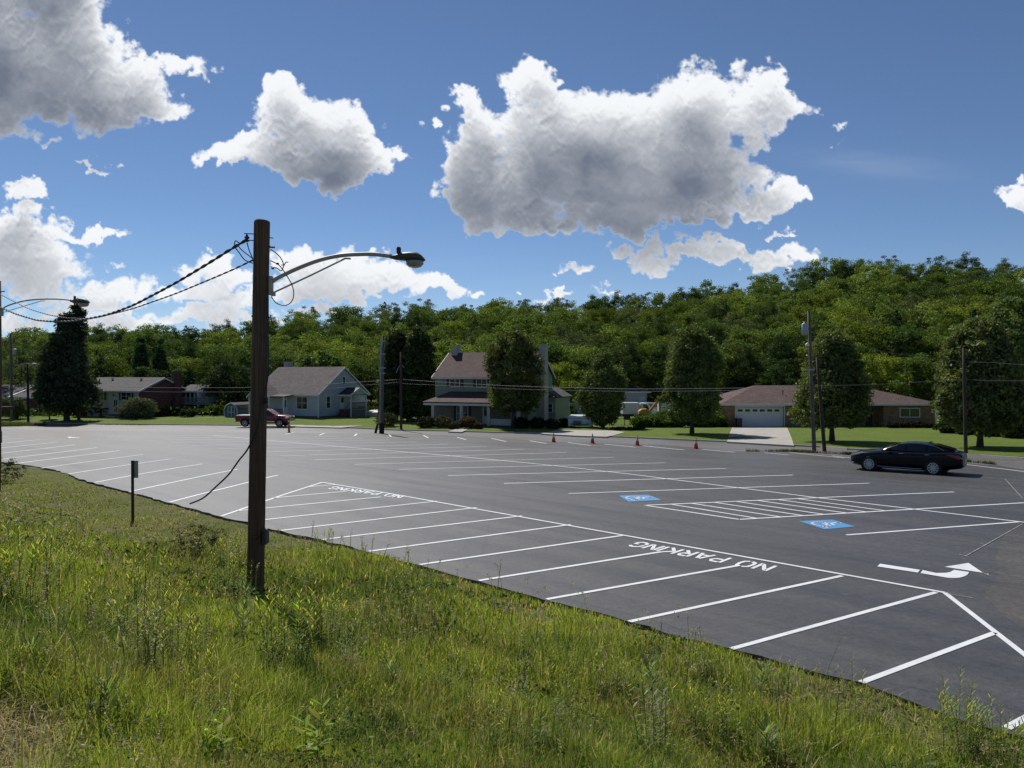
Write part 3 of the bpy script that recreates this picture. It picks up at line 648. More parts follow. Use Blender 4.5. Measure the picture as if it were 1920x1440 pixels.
# ---- wooded hillside: each tree a thing, all copies of a few kinds
KINDS = []
def forest_kind(seed, name, lab, prof, H, Rr, z0, ncl, per, crad, leaf, col, conifer=False, **kw):
    t = thing(name, lab, 'tree'); cr = crown_mesh('crown', seed, prof, H, Rr, z0, ncl, per, crad, leaf, col, M_LEAF, **kw); cr.parent = t
    trunk_mb(seed, H + z0, .22, z0, H, Rr, 8).build('trunk', M_BARK, t, True); KINDS.append([t, lab, z0 + H, Rr, False]); return t
forest_kind(1, 'deciduous_tree', 'broad bright green tree', rnd, 10.5, 5.0, 3.0, 95, 122, 1.45, 0.208, (.082, .108, .024))
forest_kind(2, 'deciduous_tree', 'round mid green tree', dome, 11.5, 4.6, 2.5, 100, 119, 1.4, 0.200, (.060, .084, .020))
forest_kind(3, 'deciduous_tree', 'tall dark green tree', egg, 13, 4.1, 2.5, 105, 112, 1.3, 0.192, (.036, .054, .017))
forest_kind(4, 'deciduous_tree', 'airy grey green tree', rnd, 12, 4.4, 3.0, 90, 98, 1.2, 0.168, (.066, .080, .034), lob=.32)
forest_kind(5, 'deciduous_tree', 'lumpy yellow green tree', egg, 11, 4.8, 2.5, 85, 136, 1.6, 0.208, (.098, .122, .022), lob=.3)
forest_kind(6, 'deciduous_tree', 'narrow upright green tree', egg, 13.5, 3.4, 2.2, 95, 105, 1.2, 0.192, (.054, .078, .019))
forest_kind(7, 'deciduous_tree', 'wide spreading green tree', dome, 9.5, 5.7, 3.0, 105, 122, 1.5, 0.208, (.070, .096, .021), lob=.3)
forest_kind(8, 'conifer_tree', 'dark pointed evergreen', cone, 14, 3.0, 1.0, 200, 26, .6, .22, (.020, .032, .015), up=-.2)
rf = random.Random(12)
def zone(px):
    for lim, s in ((-50, 'beyond the left edge'), (130, 'above the red brick ranch house'), (330, 'above the split-level house'), (500, 'above the blue garden shed'), (700, 'above the pale blue house'),
                   (820, 'above the paired dark trees'), (1040, 'above the green house'), (1200, 'above the white camper'), (1360, 'above the parked trucks'), (1500, 'above the brick garage'), (1760, 'above the brick ranch roof'), (5000, 'at the right end')):
        if px < lim: return s
nfor = 0
rows = [(112, .062), (119, .06), (127, .058), (136, .056), (146, .055), (157, .054), (169, .053), (182, .052), (196, .051), (210, .05), (224, .05), (238, .047)]
for ri, (d, sp) in enumerate(rows):
    u = -.74 + rf.uniform(0, sp)
    while u < .74:
        px = CX + F * u
        dd = d + rf.uniform(-3.5, 3.5); x = u * dd
        near_gap = ri == 0 and (1120 < px < 1400)
        if not near_gap:
            w = [3, 4, 3, 3, 3, 2, 3, .5 if ri > 2 else .3]
            if px < 480: w = [1.5, 4, 5, 2, 1, 2, 2, 1.0]
            if ri > 8: w = [1.5, 3, 4, 4, 1.5, 2, 2, .5]
            K = rf.choices(KINDS, w)[0]
            if K[4]: o = copy_tree(K[0])
            else: o = K[0]; K[4] = True
            band = 'low' if ri < 4 else ('middle' if ri < 8 else 'crest')
            gz = float(groundz(np.array([x]), np.array([dd]))[0]); sky_y = float(np.interp(px, SKX, SKY_)); fr = (ri / (len(rows) - 1)) ** .62; front_y = 672 if px < 900 else 668
            ty = front_y * (1 - fr) + (sky_y + 4) * fr + rf.uniform(-16, 14) * (1 - .45 * fr); ty = max(ty, sky_y - rf.uniform(-4, 9))
            hs = (EYE + (705 - ty) / F * dd - gz) / K[2]; hs = min(1.35, max(.42, hs)); s = max(.75, hs) * rf.uniform(.9, 1.15)
            o.location = (x, dd, float(groundz(np.array([x]), np.array([dd]))[0]) - .2); o.rotation_euler = (0, 0, rf.uniform(0, 6.28)); o.scale = (s * rf.uniform(.9, 1.12), s * rf.uniform(.9, 1.12), hs)
            bt = {'low': 'low on the hill', 'middle': 'mid hill', 'crest': 'on the skyline'}[band]
            z = zone(px); o['label'] = (K[1] + ' ' + bt + ' ' + z).replace(',', '')
            o['group'] = 'wooded hillside trees: ' + K[1] + ' ' + band + ' ' + z; nfor += 1
        u += sp * rf.uniform(.8, 1.2) * (.9 if px > 900 else 1)
_g = {}
for o in COL.objects:
    if o.get('group', '').startswith('wooded hillside'): _g.setdefault(o['group'], []).append(o)
for gl_ in _g.values():
    gl_.sort(key=lambda o: o.location.x / o.location.y); n_ = len(gl_)
    wd_ = {1: [''], 2: ['left one', 'right one'], 3: ['leftmost', 'middle one', 'rightmost'], 4: ['leftmost', 'second from left', 'second from right', 'rightmost']}.get(n_) or (['leftmost', 'second from left', 'third from left'] + ['among the middle'] * (n_ - 6) + ['third from right', 'second from right', 'rightmost'])[:n_] if n_ != 5 else ['leftmost', 'second from left', 'middle one', 'second from right', 'rightmost']
    for o, w_ in zip(gl_, wd_):
        if w_: o['label'] = o['label'] + ' ' + w_
        if len(o['label'].split()) > 16: o['label'] = o['label'].replace('above the ', 'behind ')
print('forest trees', nfor)
# undergrowth along the foot of the wood
r = np.random.default_rng(5); n = 26000; ux = r.uniform(-.78, .78, n); dy = r.uniform(101.5, 118, n); xx = ux * dy; pxx = CX + F * ux
gap = ((pxx > 1080) & (pxx < 1370)) | ((pxx > 1745) & (pxx < 1900)); keep = ~gap | (dy > 112); xx, dy = xx[keep], dy[keep]
hh = 2.6 * fbm(xx / 6, dy / 6, 201, 4); zz = groundz(xx, dy) + r.random(len(xx)) ** .6 * hh * 1.15
V, Q = leaf_quads(np.stack([xx, dy, zz], 1), .30, r, .6); c = np.array([.034, .062, .012])[None] * r.normal(1, .25, (len(xx), 1)).clip(.4, 2)
tag(npmesh('undergrowth', V, Q, M_WEED, np.repeat(c, 4, 0)), kind='stuff')

# ---- street trees
def street_tree(px, py, topy, cw, botpy, seed, lab, prof=egg, col=(.032, .042, .013), ncl=420, per=34, leaf=.13, crad=.62, name='street_tree', trunk_r=.17, tip=None, zf=gl, lob=.2, d=None, mat=None, shell=.62, nb=12):
    p = zf(px, py) if d is None else Vector((X(px, d), d, lawnz(X(px, d), d))); d = p.y; H = (Z(topy, d) - p.z); Rr = cw * .47 / F * d; ncl = int(ncl * .8); per = int(per * 1.7); z0 = max(.25, Z(botpy, d) - p.z)
    t = thing(name, lab, 'tree', p, 0); cr = crown_mesh('crown', seed, prof, H - z0, Rr, z0, ncl, per, crad, leaf, col, mat or M_STREETLEAF, lob=lob, shell=shell); cr.parent = t
    trunk_mb(seed, H, trunk_r, z0, H - z0, Rr, nb, .02).build('trunk', M_BARK, t, True)
    return t
street_tree(962, 803, 612, 104, 776, 21, 'dense egg-shaped street tree in front of the green two-storey house', ncl=700, col=(.032, .038, .012))
street_tree(1130, 802, 656, 80, 797, 22, 'short dark street tree just right of the white camper', ncl=420)
street_tree(1297, 813, 612, 104, 788, 23, 'tall oval street tree standing alone left of the concrete garage driveway', prof=lambda t: (max(0, 1 - t ** 2.6)) ** .55 * min(1, .62 + t * 2.2), ncl=700)
street_tree(1560, 827, 622, 118, 795, 24, 'wide street tree with a forked trunk behind the leaning pole', ncl=700, prof=lambda t: (max(0, 1 - t ** 2.2)) ** .55 * min(1, .75 + t * 2.2), col=(.035, .043, .013))
street_tree(1838, 838, 600, 138, 802, 25, 'large street tree at the right end of the lawn above the black car', ncl=900, prof=lambda t: (max(0, 1 - t ** 2.4)) ** .55 * min(1, .65 + t * 2.0), lob=.2, col=(.036, .043, .015))
street_tree(125, 789, 588, 98, 770, 26, 'big dark tree with a ragged spire left of the split-level house', ncl=620, leaf=.2, crad=.75, lob=.26, prof=lambda t: (max(0, 1 - t ** 1.6)) ** .8 * min(1, .6 + t * 3), col=(.017, .022, .012), trunk_r=.3)
street_tree(147, 789, 562, 30, 655, 27, 'narrow dark leafy spire rising above the big dark tree', ncl=90, leaf=.17, crad=.6, lob=.3, prof=colm, col=(.015, .021, .010), trunk_r=.15, d=97)
street_tree(744, 799, 620, 66, 790, 28, 'left one of two dark dense trees behind the grey utility pole', d=92, ncl=520, leaf=.19, crad=.7, prof=colm, col=(.016, .021, .008))
street_tree(785, 799, 617, 62, 790, 29, 'right one of two dark dense trees beside the green house', d=91, ncl=520, leaf=.19, crad=.7, prof=colm, col=(.018, .024, .008), lob=.16)
street_tree(265, 786, 634, 60, 780, 30, 'left dark conical evergreen behind the split-level house', d=112, ncl=420, leaf=.2, crad=.6, prof=cone, col=(.014, .026, .010), name='conifer_tree')
street_tree(302, 786, 638, 52, 780, 31, 'right dark conical evergreen behind the split-level house', d=113, ncl=380, leaf=.2, crad=.6, prof=cone, col=(.014, .028, .010), name='conifer_tree')
street_tree(93, 786, 752, 26, 776, 32, 'little round yellowish tree left of the big dark tree', ncl=70, leaf=.12, crad=.35, prof=rnd, col=(.06, .07, .02), trunk_r=.08, name='small_tree')
street_tree(600, 787, 660, 90, 770, 33, 'bright green tree behind the pale blue house roof', d=108, ncl=300, leaf=.25, crad=.9, prof=rnd, col=(.034, .050, .013), name='deciduous_tree')
street_tree(1900, 815, 560, 130, 812, 34, 'tall bright leafy tree filling the right edge of the view', d=78, ncl=500, leaf=.2, crad=.8, prof=colm, col=(.032, .046, .015), name='deciduous_tree', lob=.25)

# ---- bushes and hedges
def bush(px, py, w, h, lab, seed, col=(.03, .05, .014), prof=rnd, cat='bush', name='bush', leaf=.07, dens=1.0, d=None, mat=None, dep=1.0, crad=None):
    p = gl(px, py) if d is None else Vector((X(px, d), d, lawnz(X(px, d), d))); s = p.y / F; H = h * s; Rr = w / 2 * s; n = int(60 + 90 * dens)
    P, out, ct, r = crown_points(seed, prof, H, 1, 0, n, 26, crad or min(.35, H * .25), lob=.12); P[:, 0] *= 1; cx = P.copy(); P[:, 0] = cx[:, 0] * Rr; P[:, 1] = cx[:, 1] * min(Rr, 1.2 * dep)
    P[:, 2] = np.abs(P[:, 2]); V, Q = leaf_quads(P, leaf, r, .4, outward=out); c = 1.6 * np.array(col)[None] * np.clip(ct, .6, 1.5)[:, None] * r.normal(1, .2, (len(P), 1)).clip(.4, 1.8)
    o = npmesh(name, V, Q, mat or M_STREETLEAF, np.repeat(c, 4, 0)); o.location = p; tag(o, lab, cat); return o
bush(261, 784, 62, 38, 'large round pale-tipped bush in front of the split-level house', 41, (.075, .085, .045), leaf=.11, dens=1.6, crad=.45)
bush(26, 785, 52, 40, 'shaggy light bush beside the far-left utility pole', 42, (.06, .075, .03), leaf=.12)
bush(829, 802, 34, 22, 'clipped bush at the left end of the green house porch', 43, (.05, .05, .026))
bush(876, 803, 30, 21, 'clipped reddish bush before the porch post of the green house', 44, (.06, .042, .026))
bush(852, 804, 24, 12, 'low flowering shrub between the two porch bushes', 45, (.05, .045, .03), name='shrub', cat='shrub')
bush(897, 804, 20, 11, 'small low shrub right of the reddish porch bush', 46, (.045, .042, .024), name='shrub', cat='shrub')
bush(800, 802, 36, 20, 'dark shapeless bush left of the green house porch', 47, (.018, .022, .012))
bush(978, 803, 28, 20, 'dark clipped bush under the egg-shaped tree by the porch', 48, (.02, .026, .012))
bush(1008, 803, 30, 20, 'dark clipped bush at the foot of the tall chimney', 49, (.02, .024, .012))
bush(1036, 804, 26, 18, 'dark bush right of the tall chimney', 50, (.018, .022, .011))
bush(1056, 801, 22, 16, 'dark bush behind the white camper tow bar', 51, (.018, .022, .011))
for i, (px, w, h) in enumerate([(1212, 46, 20), (1240, 44, 26), (1268, 40, 30), (1310, 44, 27), (1338, 34, 24)]):
    bush(px, 806, w, h, ['low bright shrub right of the black fence', 'bright leafy shrub below the yellow excavator', 'bright leafy shrub left of the lone oval tree trunk', 'leafy shrub right of the lone oval tree trunk', 'flecked shrub left of the brick garage'][i], 60 + i, (.05, .085, .016), leaf=.12, dens=1.4, d=80, name='shrub', cat='shrub', crad=.5)
bush(1357, 800, 13, 11, 'little round clipped bush at the left corner of the brick garage', 66, (.02, .03, .012), d=79.5)
for i, (px, w, h) in enumerate([(1676, 28, 11), (1700, 30, 13), (1726, 30, 11), (1744, 22, 9)]):
    bush(px, 806, w, h, ['first dark shrub from the porch along the brick ranch wall', 'second dark shrub, under the wide window of the brick ranch', 'third dark shrub along the brick ranch wall', 'dark shrub at the right corner of the brick ranch wall'][i], 70 + i, (.03, .022, .016), d=77, name='shrub', cat='shrub', dep=.5)
for i, (px, w, h) in enumerate([(1780, 40, 22), (1812, 30, 14), (1865, 50, 24), (1905, 60, 34)]):
    bush(px, 812 + i * 3, w, h, ['flecked shrub right of the brick ranch corner', 'small shrub left of the large right-hand street tree', 'shrub right of the large right-hand street tree trunk', 'dark shrub bank at the right edge behind the lawn'][i], 80 + i, (.03, .045, .014), leaf=.1, name='shrub', cat='shrub', dens=1.2)
bush(725, 800, 40, 26, 'pale leafy bush behind the grey utility pole', 90, (.03, .035, .018), dens=.8)
bush(352, 783, 30, 14, 'dark bush under the wooden deck', 91, (.018, .028, .012), d=100)
bush(1175, 806.5, 70, 6, 'low clipped hedge along the black fence', 92, (.03, .05, .014), name='hedge', cat='hedge', dep=.4)

# ============================================================ GRASS BANK
def blades(name, P, h, w, lean, col, r, mat, seg=2, curve=.5):
    n = len(P); az = r.uniform(0, 2 * np.pi, n); side = np.stack([np.cos(az), np.sin(az), np.zeros(n)], 1); la = r.uniform(0, 2 * np.pi, n)
    ld = np.stack([np.cos(la), np.sin(la), np.zeros(n)], 1); ln = (lean * np.abs(r.normal(.55, .45, n)))[:, None]; h = h[:, None]; w = w[:, None]; up = np.array([0, 0, 1.0])
    if seg == 2:
        p1 = P + up * h * .55 + ld * h * ln * .25; p2 = P + up * h * (1 - .25 * ln) + ld * h * ln * .9
        V = np.stack([P - side * w * .5, P + side * w * .5, p1 + side * w * .42, p1 - side * w * .42, p2], 1).reshape(-1, 3); b = np.arange(n)[:, None] * 5
        Q1 = b + np.array([[0, 1, 2, 3]]); T = b + np.array([[3, 2, 4]])
        # keep everything quads: the tip is a narrow quad
        V = np.stack([P - side * w * .5, P + side * w * .5, p1 + side * w * .42, p1 - side * w * .42, p2 + side * w * .06, p2 - side * w * .06], 1).reshape(-1, 3); b = np.arange(n)[:, None] * 6
        Q = np.concatenate([b + np.array([[0, 1, 2, 3]]), b + np.array([[3, 2, 4, 5]])]); return npmesh(name, V, Q, mat, np.repeat(col, 6, 0))
def bank_points(n, rmin, rmax, pw, seed, smin=.0, az=.72):
    r = np.random.default_rng(seed); a = r.uniform(-az, az * .98, n); q = r.random(n); e = 1 - pw
    rr_ = (rmin ** e + q * (rmax ** e - rmin ** e)) ** (1 / e); x = rr_ * np.sin(a); y = rr_ * np.cos(a)
    s = edge_dist(x, y); k = s > smin; return x[k], y[k], s[k], rr_[k], r
def mown(x, y): return np.clip((y - 15 + 2.2 * (fbm(x / 3, y / 3, 301, 3) - .5) - np.clip(x + 6, 0, 9) * 1.2) / 3.0, 0, 1)     # the short-cut part near the far end
def dirt(x, y):
    """1 on the dry trodden patch in the near left corner"""
    v = np.hypot((x + 3.15) / 1.0, (y - 3.3) / 1.5) + (fbm(x * 1.6, y * 1.6, 311, 4) - .5) * .7; return np.clip((1.15 - v) / .35, 0, 1)
def bare(x, y, s):
    """thin gravelly strip beside the asphalt"""
    return np.clip(1.25 - np.abs(s - .75) / .75, 0, 1) * np.clip((fbm(x / 1.1, y / 1.1, 321, 4) - .44) * 7, 0, 1) * np.clip((17 - y) / 3, 0, 1)
def grass_colour(x, y, r):
    n = len(x); pa = fbm(x / 2.2, y / 2.2, 331, 4); pb = fbm(x / .8, y / .8, 341, 4)
    t = np.clip((pa - .32) * 2.6 + r.normal(0, .18, n), 0, 1)[:, None]
    c = (1 - t) * np.array([.060, .090, .022]) + t * np.array([.165, .195, .034])
    red = (np.clip((pb - .56) * 6, 0, 1) * (r.random(n) < .4))[:, None]; c = c * (1 - red) + red * np.array([.17, .125, .065])
    st = (r.random(n) < .11)[:, None]; c = np.where(st, np.array([.30, .25, .14]) * r.uniform(.6, 1.1, (n, 1)), c)
    return 2.1 * c * r.normal(1, .2, (n, 1)).clip(.45, 1.7)
x, y, s, rr_, r = bank_points(600000, 2.2, 40, 1.12, 3, -.16)
ovh = np.clip((fbm(x / .9, y / .9, 391, 3) - .5) * 5, 0, 1); k_ = (s > .12) | (r.random(len(x)) < ovh); x, y, s, rr_ = x[k_], y[k_], s[k_], rr_[k_]
mo = mown(x, y); di = dirt(x, y); ba = bare(x, y, s); keep = (r.random(len(x)) > di * .93) & (r.random(len(x)) > ba * .88); x, y, s, rr_, mo, di = [q[keep] for q in (x, y, s, rr_, mo, di)]
hn = fbm(x / 1.1, y / 1.1, 351, 4); h = (.10 + .36 * hn) * np.clip(.42 + s / 2.2, .42, 1) * (1 - .72 * mo) * (1 - .6 * di) * r.uniform(.55, 1.25, len(x)); h = h * np.clip(rr_ / 4.5, .55, 1); pd_ = np.hypot((x + 4.3) / .8, (y - 12.3) / 1.3); h = h * np.clip(.35 + .65 * (pd_ - .5), .35, 1)
w = (.0035 + .00085 * rr_) * r.uniform(.6, 1.4, len(x)); z = groundz(x, y) - .02; col = grass_colour(x, y, r)
col = col * (1 - di[:, None] * .7) + di[:, None] * .7 * np.array([.50, .41, .26]); mm = (mo * .6)[:, None]; col = col * (1 - mm) + mm * np.array([.22, .255, .05]) * r.uniform(.7, 1.2, (len(x), 1))
tag(blades('grass', np.stack([x, y, z], 1), h, w, .75, col, r, M_GRASSB), kind='stuff')
# dry thatch lying in the grass
x, y, s, rr_, r = bank_points(110000, 2.2, 32, 1.1, 8); di = dirt(x, y); ba = bare(x, y, s); pa = fbm(x / 1.7, y / 1.7, 361, 4); keep = r.random(len(x)) < np.clip(.22 + di * .78 + ba * .6 + (pa - .55) * 2, 0, 1)
x, y, s, rr_, di = [q[keep] for q in (x, y, s, rr_, di)]; z = groundz(x, y) + .005
tag(blades('dry_grass', np.stack([x, y, z], 1), r.uniform(.06, .22, len(x)), (.003 + .0007 * rr_), 2.6, np.array([.46, .37, .23])[None] * r.uniform(.45, 1.15, (len(x), 1)), r, M_GRASSB), kind='stuff')
# pale seed heads on thin arching stems
x, y, s, rr_, r = bank_points(5200, 2.6, 24, 1.15, 9, .6); pa = fbm(x / 1.5, y / 1.5, 371, 3); mo = mown(x, y); di = dirt(x, y); keep = (r.random(len(x)) < np.clip((pa - .42) * 5, .03, 1)) & (mo < .5) & (di < .5); x, y, rr_ = x[keep], y[keep], rr_[keep]; n = len(x)
g0 = groundz(x, y); hh = r.uniform(.4, .75, n) * np.clip(rr_ / 5, .6, 1); a = r.uniform(0, 6.28, n); le = r.uniform(.1, .45, n); bx, by = x + np.cos(a) * hh * le, y + np.sin(a) * hh * le
P0 = np.stack([x, y, g0], 1); P1 = np.stack([bx, by, g0 + hh], 1); wv = (.0016 + .0004 * rr_)[:, None]; sd = np.stack([-np.sin(a), np.cos(a), 0 * a], 1)
Mi = (P0 + P1) / 2 - np.stack([np.cos(a), np.sin(a), 0 * a], 1) * (hh * le * .2)[:, None]
V = np.stack([P0 - sd * wv, P0 + sd * wv, Mi + sd * wv, Mi - sd * wv, P1 + sd * wv * .7, P1 - sd * wv * .7], 1).reshape(-1, 3); b = np.arange(n)[:, None] * 6; Q = np.concatenate([b + np.array([[0, 1, 2, 3]]), b + np.array([[3, 2, 4, 5]])])
k_ = 9; tt = np.tile(np.linspace(0, 1, k_), n); dirv = np.repeat(unit(P1 - Mi), k_, 0); hp = np.repeat(P1, k_, 0) + dirv * (tt[:, None] * .10) - np.array([0, 0, 1.0]) * (tt ** 2 * .035)[:, None] + r.normal(0, .006, (n * k_, 3)) * np.repeat(np.clip(rr_ / 5, 1, 3), k_)[:, None]
V2, Q2 = leaf_quads(hp, .010, r, .2, .32); V2 = (V2 - np.repeat(hp, 4, 0)) * np.repeat(np.clip(rr_ / 5, 1, 3), k_ * 4)[:, None] + np.repeat(hp, 4, 0)
colr = np.concatenate([np.tile([.17, .17, .07], (len(V), 1)), np.tile([.42, .37, .27], (len(V2), 1)) * np.repeat(r.uniform(.6, 1.15, len(hp)), 4)[:, None]])
tag(npmesh('seed_heads', np.concatenate([V, V2]), np.concatenate([Q, Q2 + len(V)]), M_GRASSB, colr), kind='stuff')
# gravel and grit beside the asphalt
x, y, s, rr_, r = bank_points(60000, 6, 34, 1.02, 10); keep = (s < 1.7) & (r.random(len(x)) < .15 + bare(x, y, s)); x, y, rr_ = x[keep], y[keep], rr_[keep]; n = len(x); z = groundz(x, y) + .004
V, Q = leaf_quads(np.stack([x, y, z], 1), .018, r, 3.0, .8); tag(npmesh('gravel', V, Q, M_WEED, np.repeat(np.array([.40, .37, .32])[None] * r.uniform(.4, 1.3, (n, 1)), 4, 0)), kind='stuff')
# leafy ground cover (clover, dock and small broad leaves) in drifts
x, y, s, rr_, r = bank_points(90000, 2.4, 30, 1.1, 13, .1); pa = fbm(x / 1.2, y / 1.2, 381, 4); keep = (r.random(len(x)) < np.clip((pa - .5) * 5, .02, 1)) & (dirt(x, y) < .3) & (mown(x, y) < .6); x, y, s, rr_ = [q[keep] for q in (x, y, s, rr_)]
z = groundz(x, y) + r.random(len(x)) ** .5 * .26 * np.clip(.3 + s / 2, .3, 1); V, Q = leaf_quads(np.stack([x, y, z], 1), .022, r, 1.2, .5); P4 = np.repeat(np.stack([x, y, z], 1), 4, 0); V = (V - P4) * np.repeat(np.clip(rr_ / 7, .8, 2.4), 4)[:, None] + P4
tag(npmesh('leafy_ground_cover', V, Q, M_WEED, np.repeat(np.array([.075, .115, .03])[None] * r.uniform(.5, 1.5, (len(x), 1)), 4, 0)), kind='stuff')

# ---- individual weeds
def lance(P, D, up, L, W, droop):
    """one lance-shaped leaf from P along D: 3 quads"""
    D = D.normalized(); sd = D.cross(Vector((0, 0, 1))); sd = sd.normalized() if sd.length > 1e-3 else Vector((1, 0, 0)); vs = []; ws = [.15, .9, .75, .08]
    for i, t in enumerate((0, .33, .68, 1)):
        c = P + D * L * t + Vector((0, 0, 1)) * (up * L * t - droop * L * t * t); vs += [c - sd * W * ws[i] / 2, c + sd * W * ws[i] / 2]
    return [tuple(v) for v in vs], [(0, 1, 3, 2), (2, 3, 5, 4), (4, 5, 7, 6)]
def weed(seed, nst, H, spread, nleaf, L, W, col, tipcol, name, up=.7, droop=.5, lean=.2):
    r = random.Random(seed); V = []; Fc = []; Cc = []; stem = MB()
    for s in range(nst):
        a = r.uniform(0, 6.28); q = spread * math.sqrt(r.random()); b = Vector((q * math.cos(a), q * math.sin(a), 0)); h = H * r.uniform(.7, 1.08); ln = Vector((math.cos(a), math.sin(a), 0)) * lean * h * r.random()
        P = [b + ln * t * t + Vector((0, 0, h * t)) for t in (0, .35, .7, 1)]; stem.tube(P, [.0035, .003, .0025, .0015], 5)
        for k in range(nleaf):
            t = .15 + .85 * (k + r.random() * .6) / nleaf; t = min(t, 1); p = b + ln * t * t + Vector((0, 0, h * t)); aa = k * 2.4 + r.uniform(-.4, .4); sc = (1 - .35 * t) * r.uniform(.75, 1.2) * (1.0 if t < .93 else .6)
            v, f = lance(p, Vector((math.cos(aa), math.sin(aa), 0)), (up * (.4 + 1.4 * t)), L * sc, W * sc, droop * (1.2 - t)); o = len(V); V += v; Fc += [tuple(o + i for i in q_) for q_ in f]
            cc = [(c0 * (1 - t ** 3) + c1 * t ** 3) * r.uniform(.8, 1.2) for c0, c1 in zip(col, tipcol)]; Cc += [cc] * 8
    t = bpy.data.objects.new(name, None); COL.objects.link(t); o = npmesh('leaves', np.array(V), np.array(Fc), M_WEED, np.array(Cc) * 1.7, t); stem.build('stem', plain('weed_stem', (.07, .09, .03)), t); return t
gold = [weed(s, n, .80, .24, 34, .115, .022, (.10, .135, .035), (.30, .32, .05), 'goldenrod_plant') for s, n in ((1, 9), (2, 5), (3, 14))]
broad = [weed(11, 4, .62, .08, 12, .17, .065, (.16, .23, .04), (.30, .36, .05), 'broadleaf_plant', .5, .5), weed(12, 2, .55, .04, 16, .26, .06, (.10, .14, .06), (.15, .19, .08), 'broadleaf_plant', .9, .5)]
grey = [weed(15, 6, .65, .14, 26, .09, .017, (.17, .19, .11), (.26, .28, .17), 'grey_leaved_weed', .5, .4)]
WP = [  # kind, px, py(base), scale, label, group
    (gold[2], 530, 1275, 1.2, 'dense yellow-tipped goldenrod clump in the grass below the near pole', None), (gold[2], 600, 1235, 1.05, 'goldenrod plant just right of the dense clump below the near pole', None), (gold[0], 655, 1225, .75, 'darker goldenrod plant farthest right of the trio below the near pole', None),
    (gold[1], 420, 1085, .95, 'upright goldenrod left of the near pole below the dark shrub', None), (gold[0], 275, 1150, 1.0, 'tall goldenrod halfway between sign post and frame bottom', None), (gold[2], 45, 1150, 1.1, 'tall dark leafy clump at the left edge of the bank', None), (gold[0], 110, 1110, .9, 'bushy goldenrod beside the tall dark clump at the left edge', None),
    (gold[1], 95, 1040, .7, 'slender weed above the left edge clump', None), (gold[1], 140, 1000, .65, 'slender weed up the bank left of the sign post', None), (gold[0], 430, 1040, .6, 'small weed just below the dark shrub', None), (grey[0], 262, 1300, 1.3, 'silvery narrow-leaved weed near the dry corner patch', None), (gold[0], 310, 1300, .8, 'yellow green weed right of the silvery weed', None),
    (broad[0], 590, 1460, .95, 'bright broad-leaved plant at the bottom edge of the bank', None), (broad[0], 400, 1455, .8, 'broad-leaved plant left of the bright bottom plant', None), (broad[1], 1215, 1310, 1.0, 'dark rosette plant beside bare grit near the asphalt edge', None), (grey[0], 970, 1310, 1.0, 'pale leafy weed in the middle of the lower bank', None),
    (grey[0], 1230, 1440, 1.3, 'silvery leafy weed at the bottom centre-right of the bank', None), (broad[1], 1440, 1440, .8, 'upright weed with long leaves at the bottom right', None), (gold[0], 1330, 1400, .8, 'feathery weed left of the upright bottom-right weed', None), (gold[1], 1610, 1345, .8, 'yellow green weed at the end of the nearest hatch line', None),
    (gold[2], 1800, 1420, .9, 'leafy clump in the bottom right corner by the asphalt', None), (gold[2], 1880, 1435, .8, 'leafy clump at the very corner below the last white line', None), (gold[1], 1795, 1375, .9, 'thin upright weed rising against the asphalt at lower right', None), (gold[0], 1060, 1330, .7, 'low weed cluster below the bare edge strip', None), (gold[1], 960, 1250, .8, 'weed on the slope below the fourth nearest hatch line', None), (grey[0], 660, 1290, 1.0, 'pale drooping weed right of the dense goldenrod clump', None)]
used = set()
for K, px, py, s, lab, grp in WP:
    p = march(px, py, lambda x, y: float(groundz(np.array([x]), np.array([y]))[0]), 1.5, 40); o = copy_tree(K) if id(K) in used else K; used.add(id(K)); s *= min(1, .45 + p.y / 12)
    o.location = p; o.scale = (s, s, s); o.rotation_euler = (0, 0, px * .37); tag(o, lab, 'weed', grp)
rw = random.Random(77); cnt = 0
while cnt < 70:
    px, py = rw.uniform(20, 1500), rw.uniform(1000, 1420); p = march(px, py, lambda x, y: float(groundz(np.array([x]), np.array([y]))[0]), 1.5, 40)
    if edge_dist(p.x, p.y) < .8 or mown(p.x, p.y) > .4 or dirt(p.x, p.y) > .2: continue
    K = rw.choice(gold[:2] + gold[:2] + grey + broad[1:]); o = copy_tree(K); s = rw.uniform(.5, .85) * min(1, .4 + p.y / 12); o.location = p; o.scale = (s, s, s * rw.uniform(.9, 1.2)); o.rotation_euler = (0, 0, rw.uniform(0, 6.28))
    nm = 'small goldenrod plant scattered in the long grass of the bank' if K in gold else ('small silvery weed scattered in the long grass of the bank' if K in grey else 'small long-leaved rosette scattered in the long grass of the bank')
    tag(o, nm, 'weed', 'small scattered weeds: ' + nm[6:20]); cnt += 1
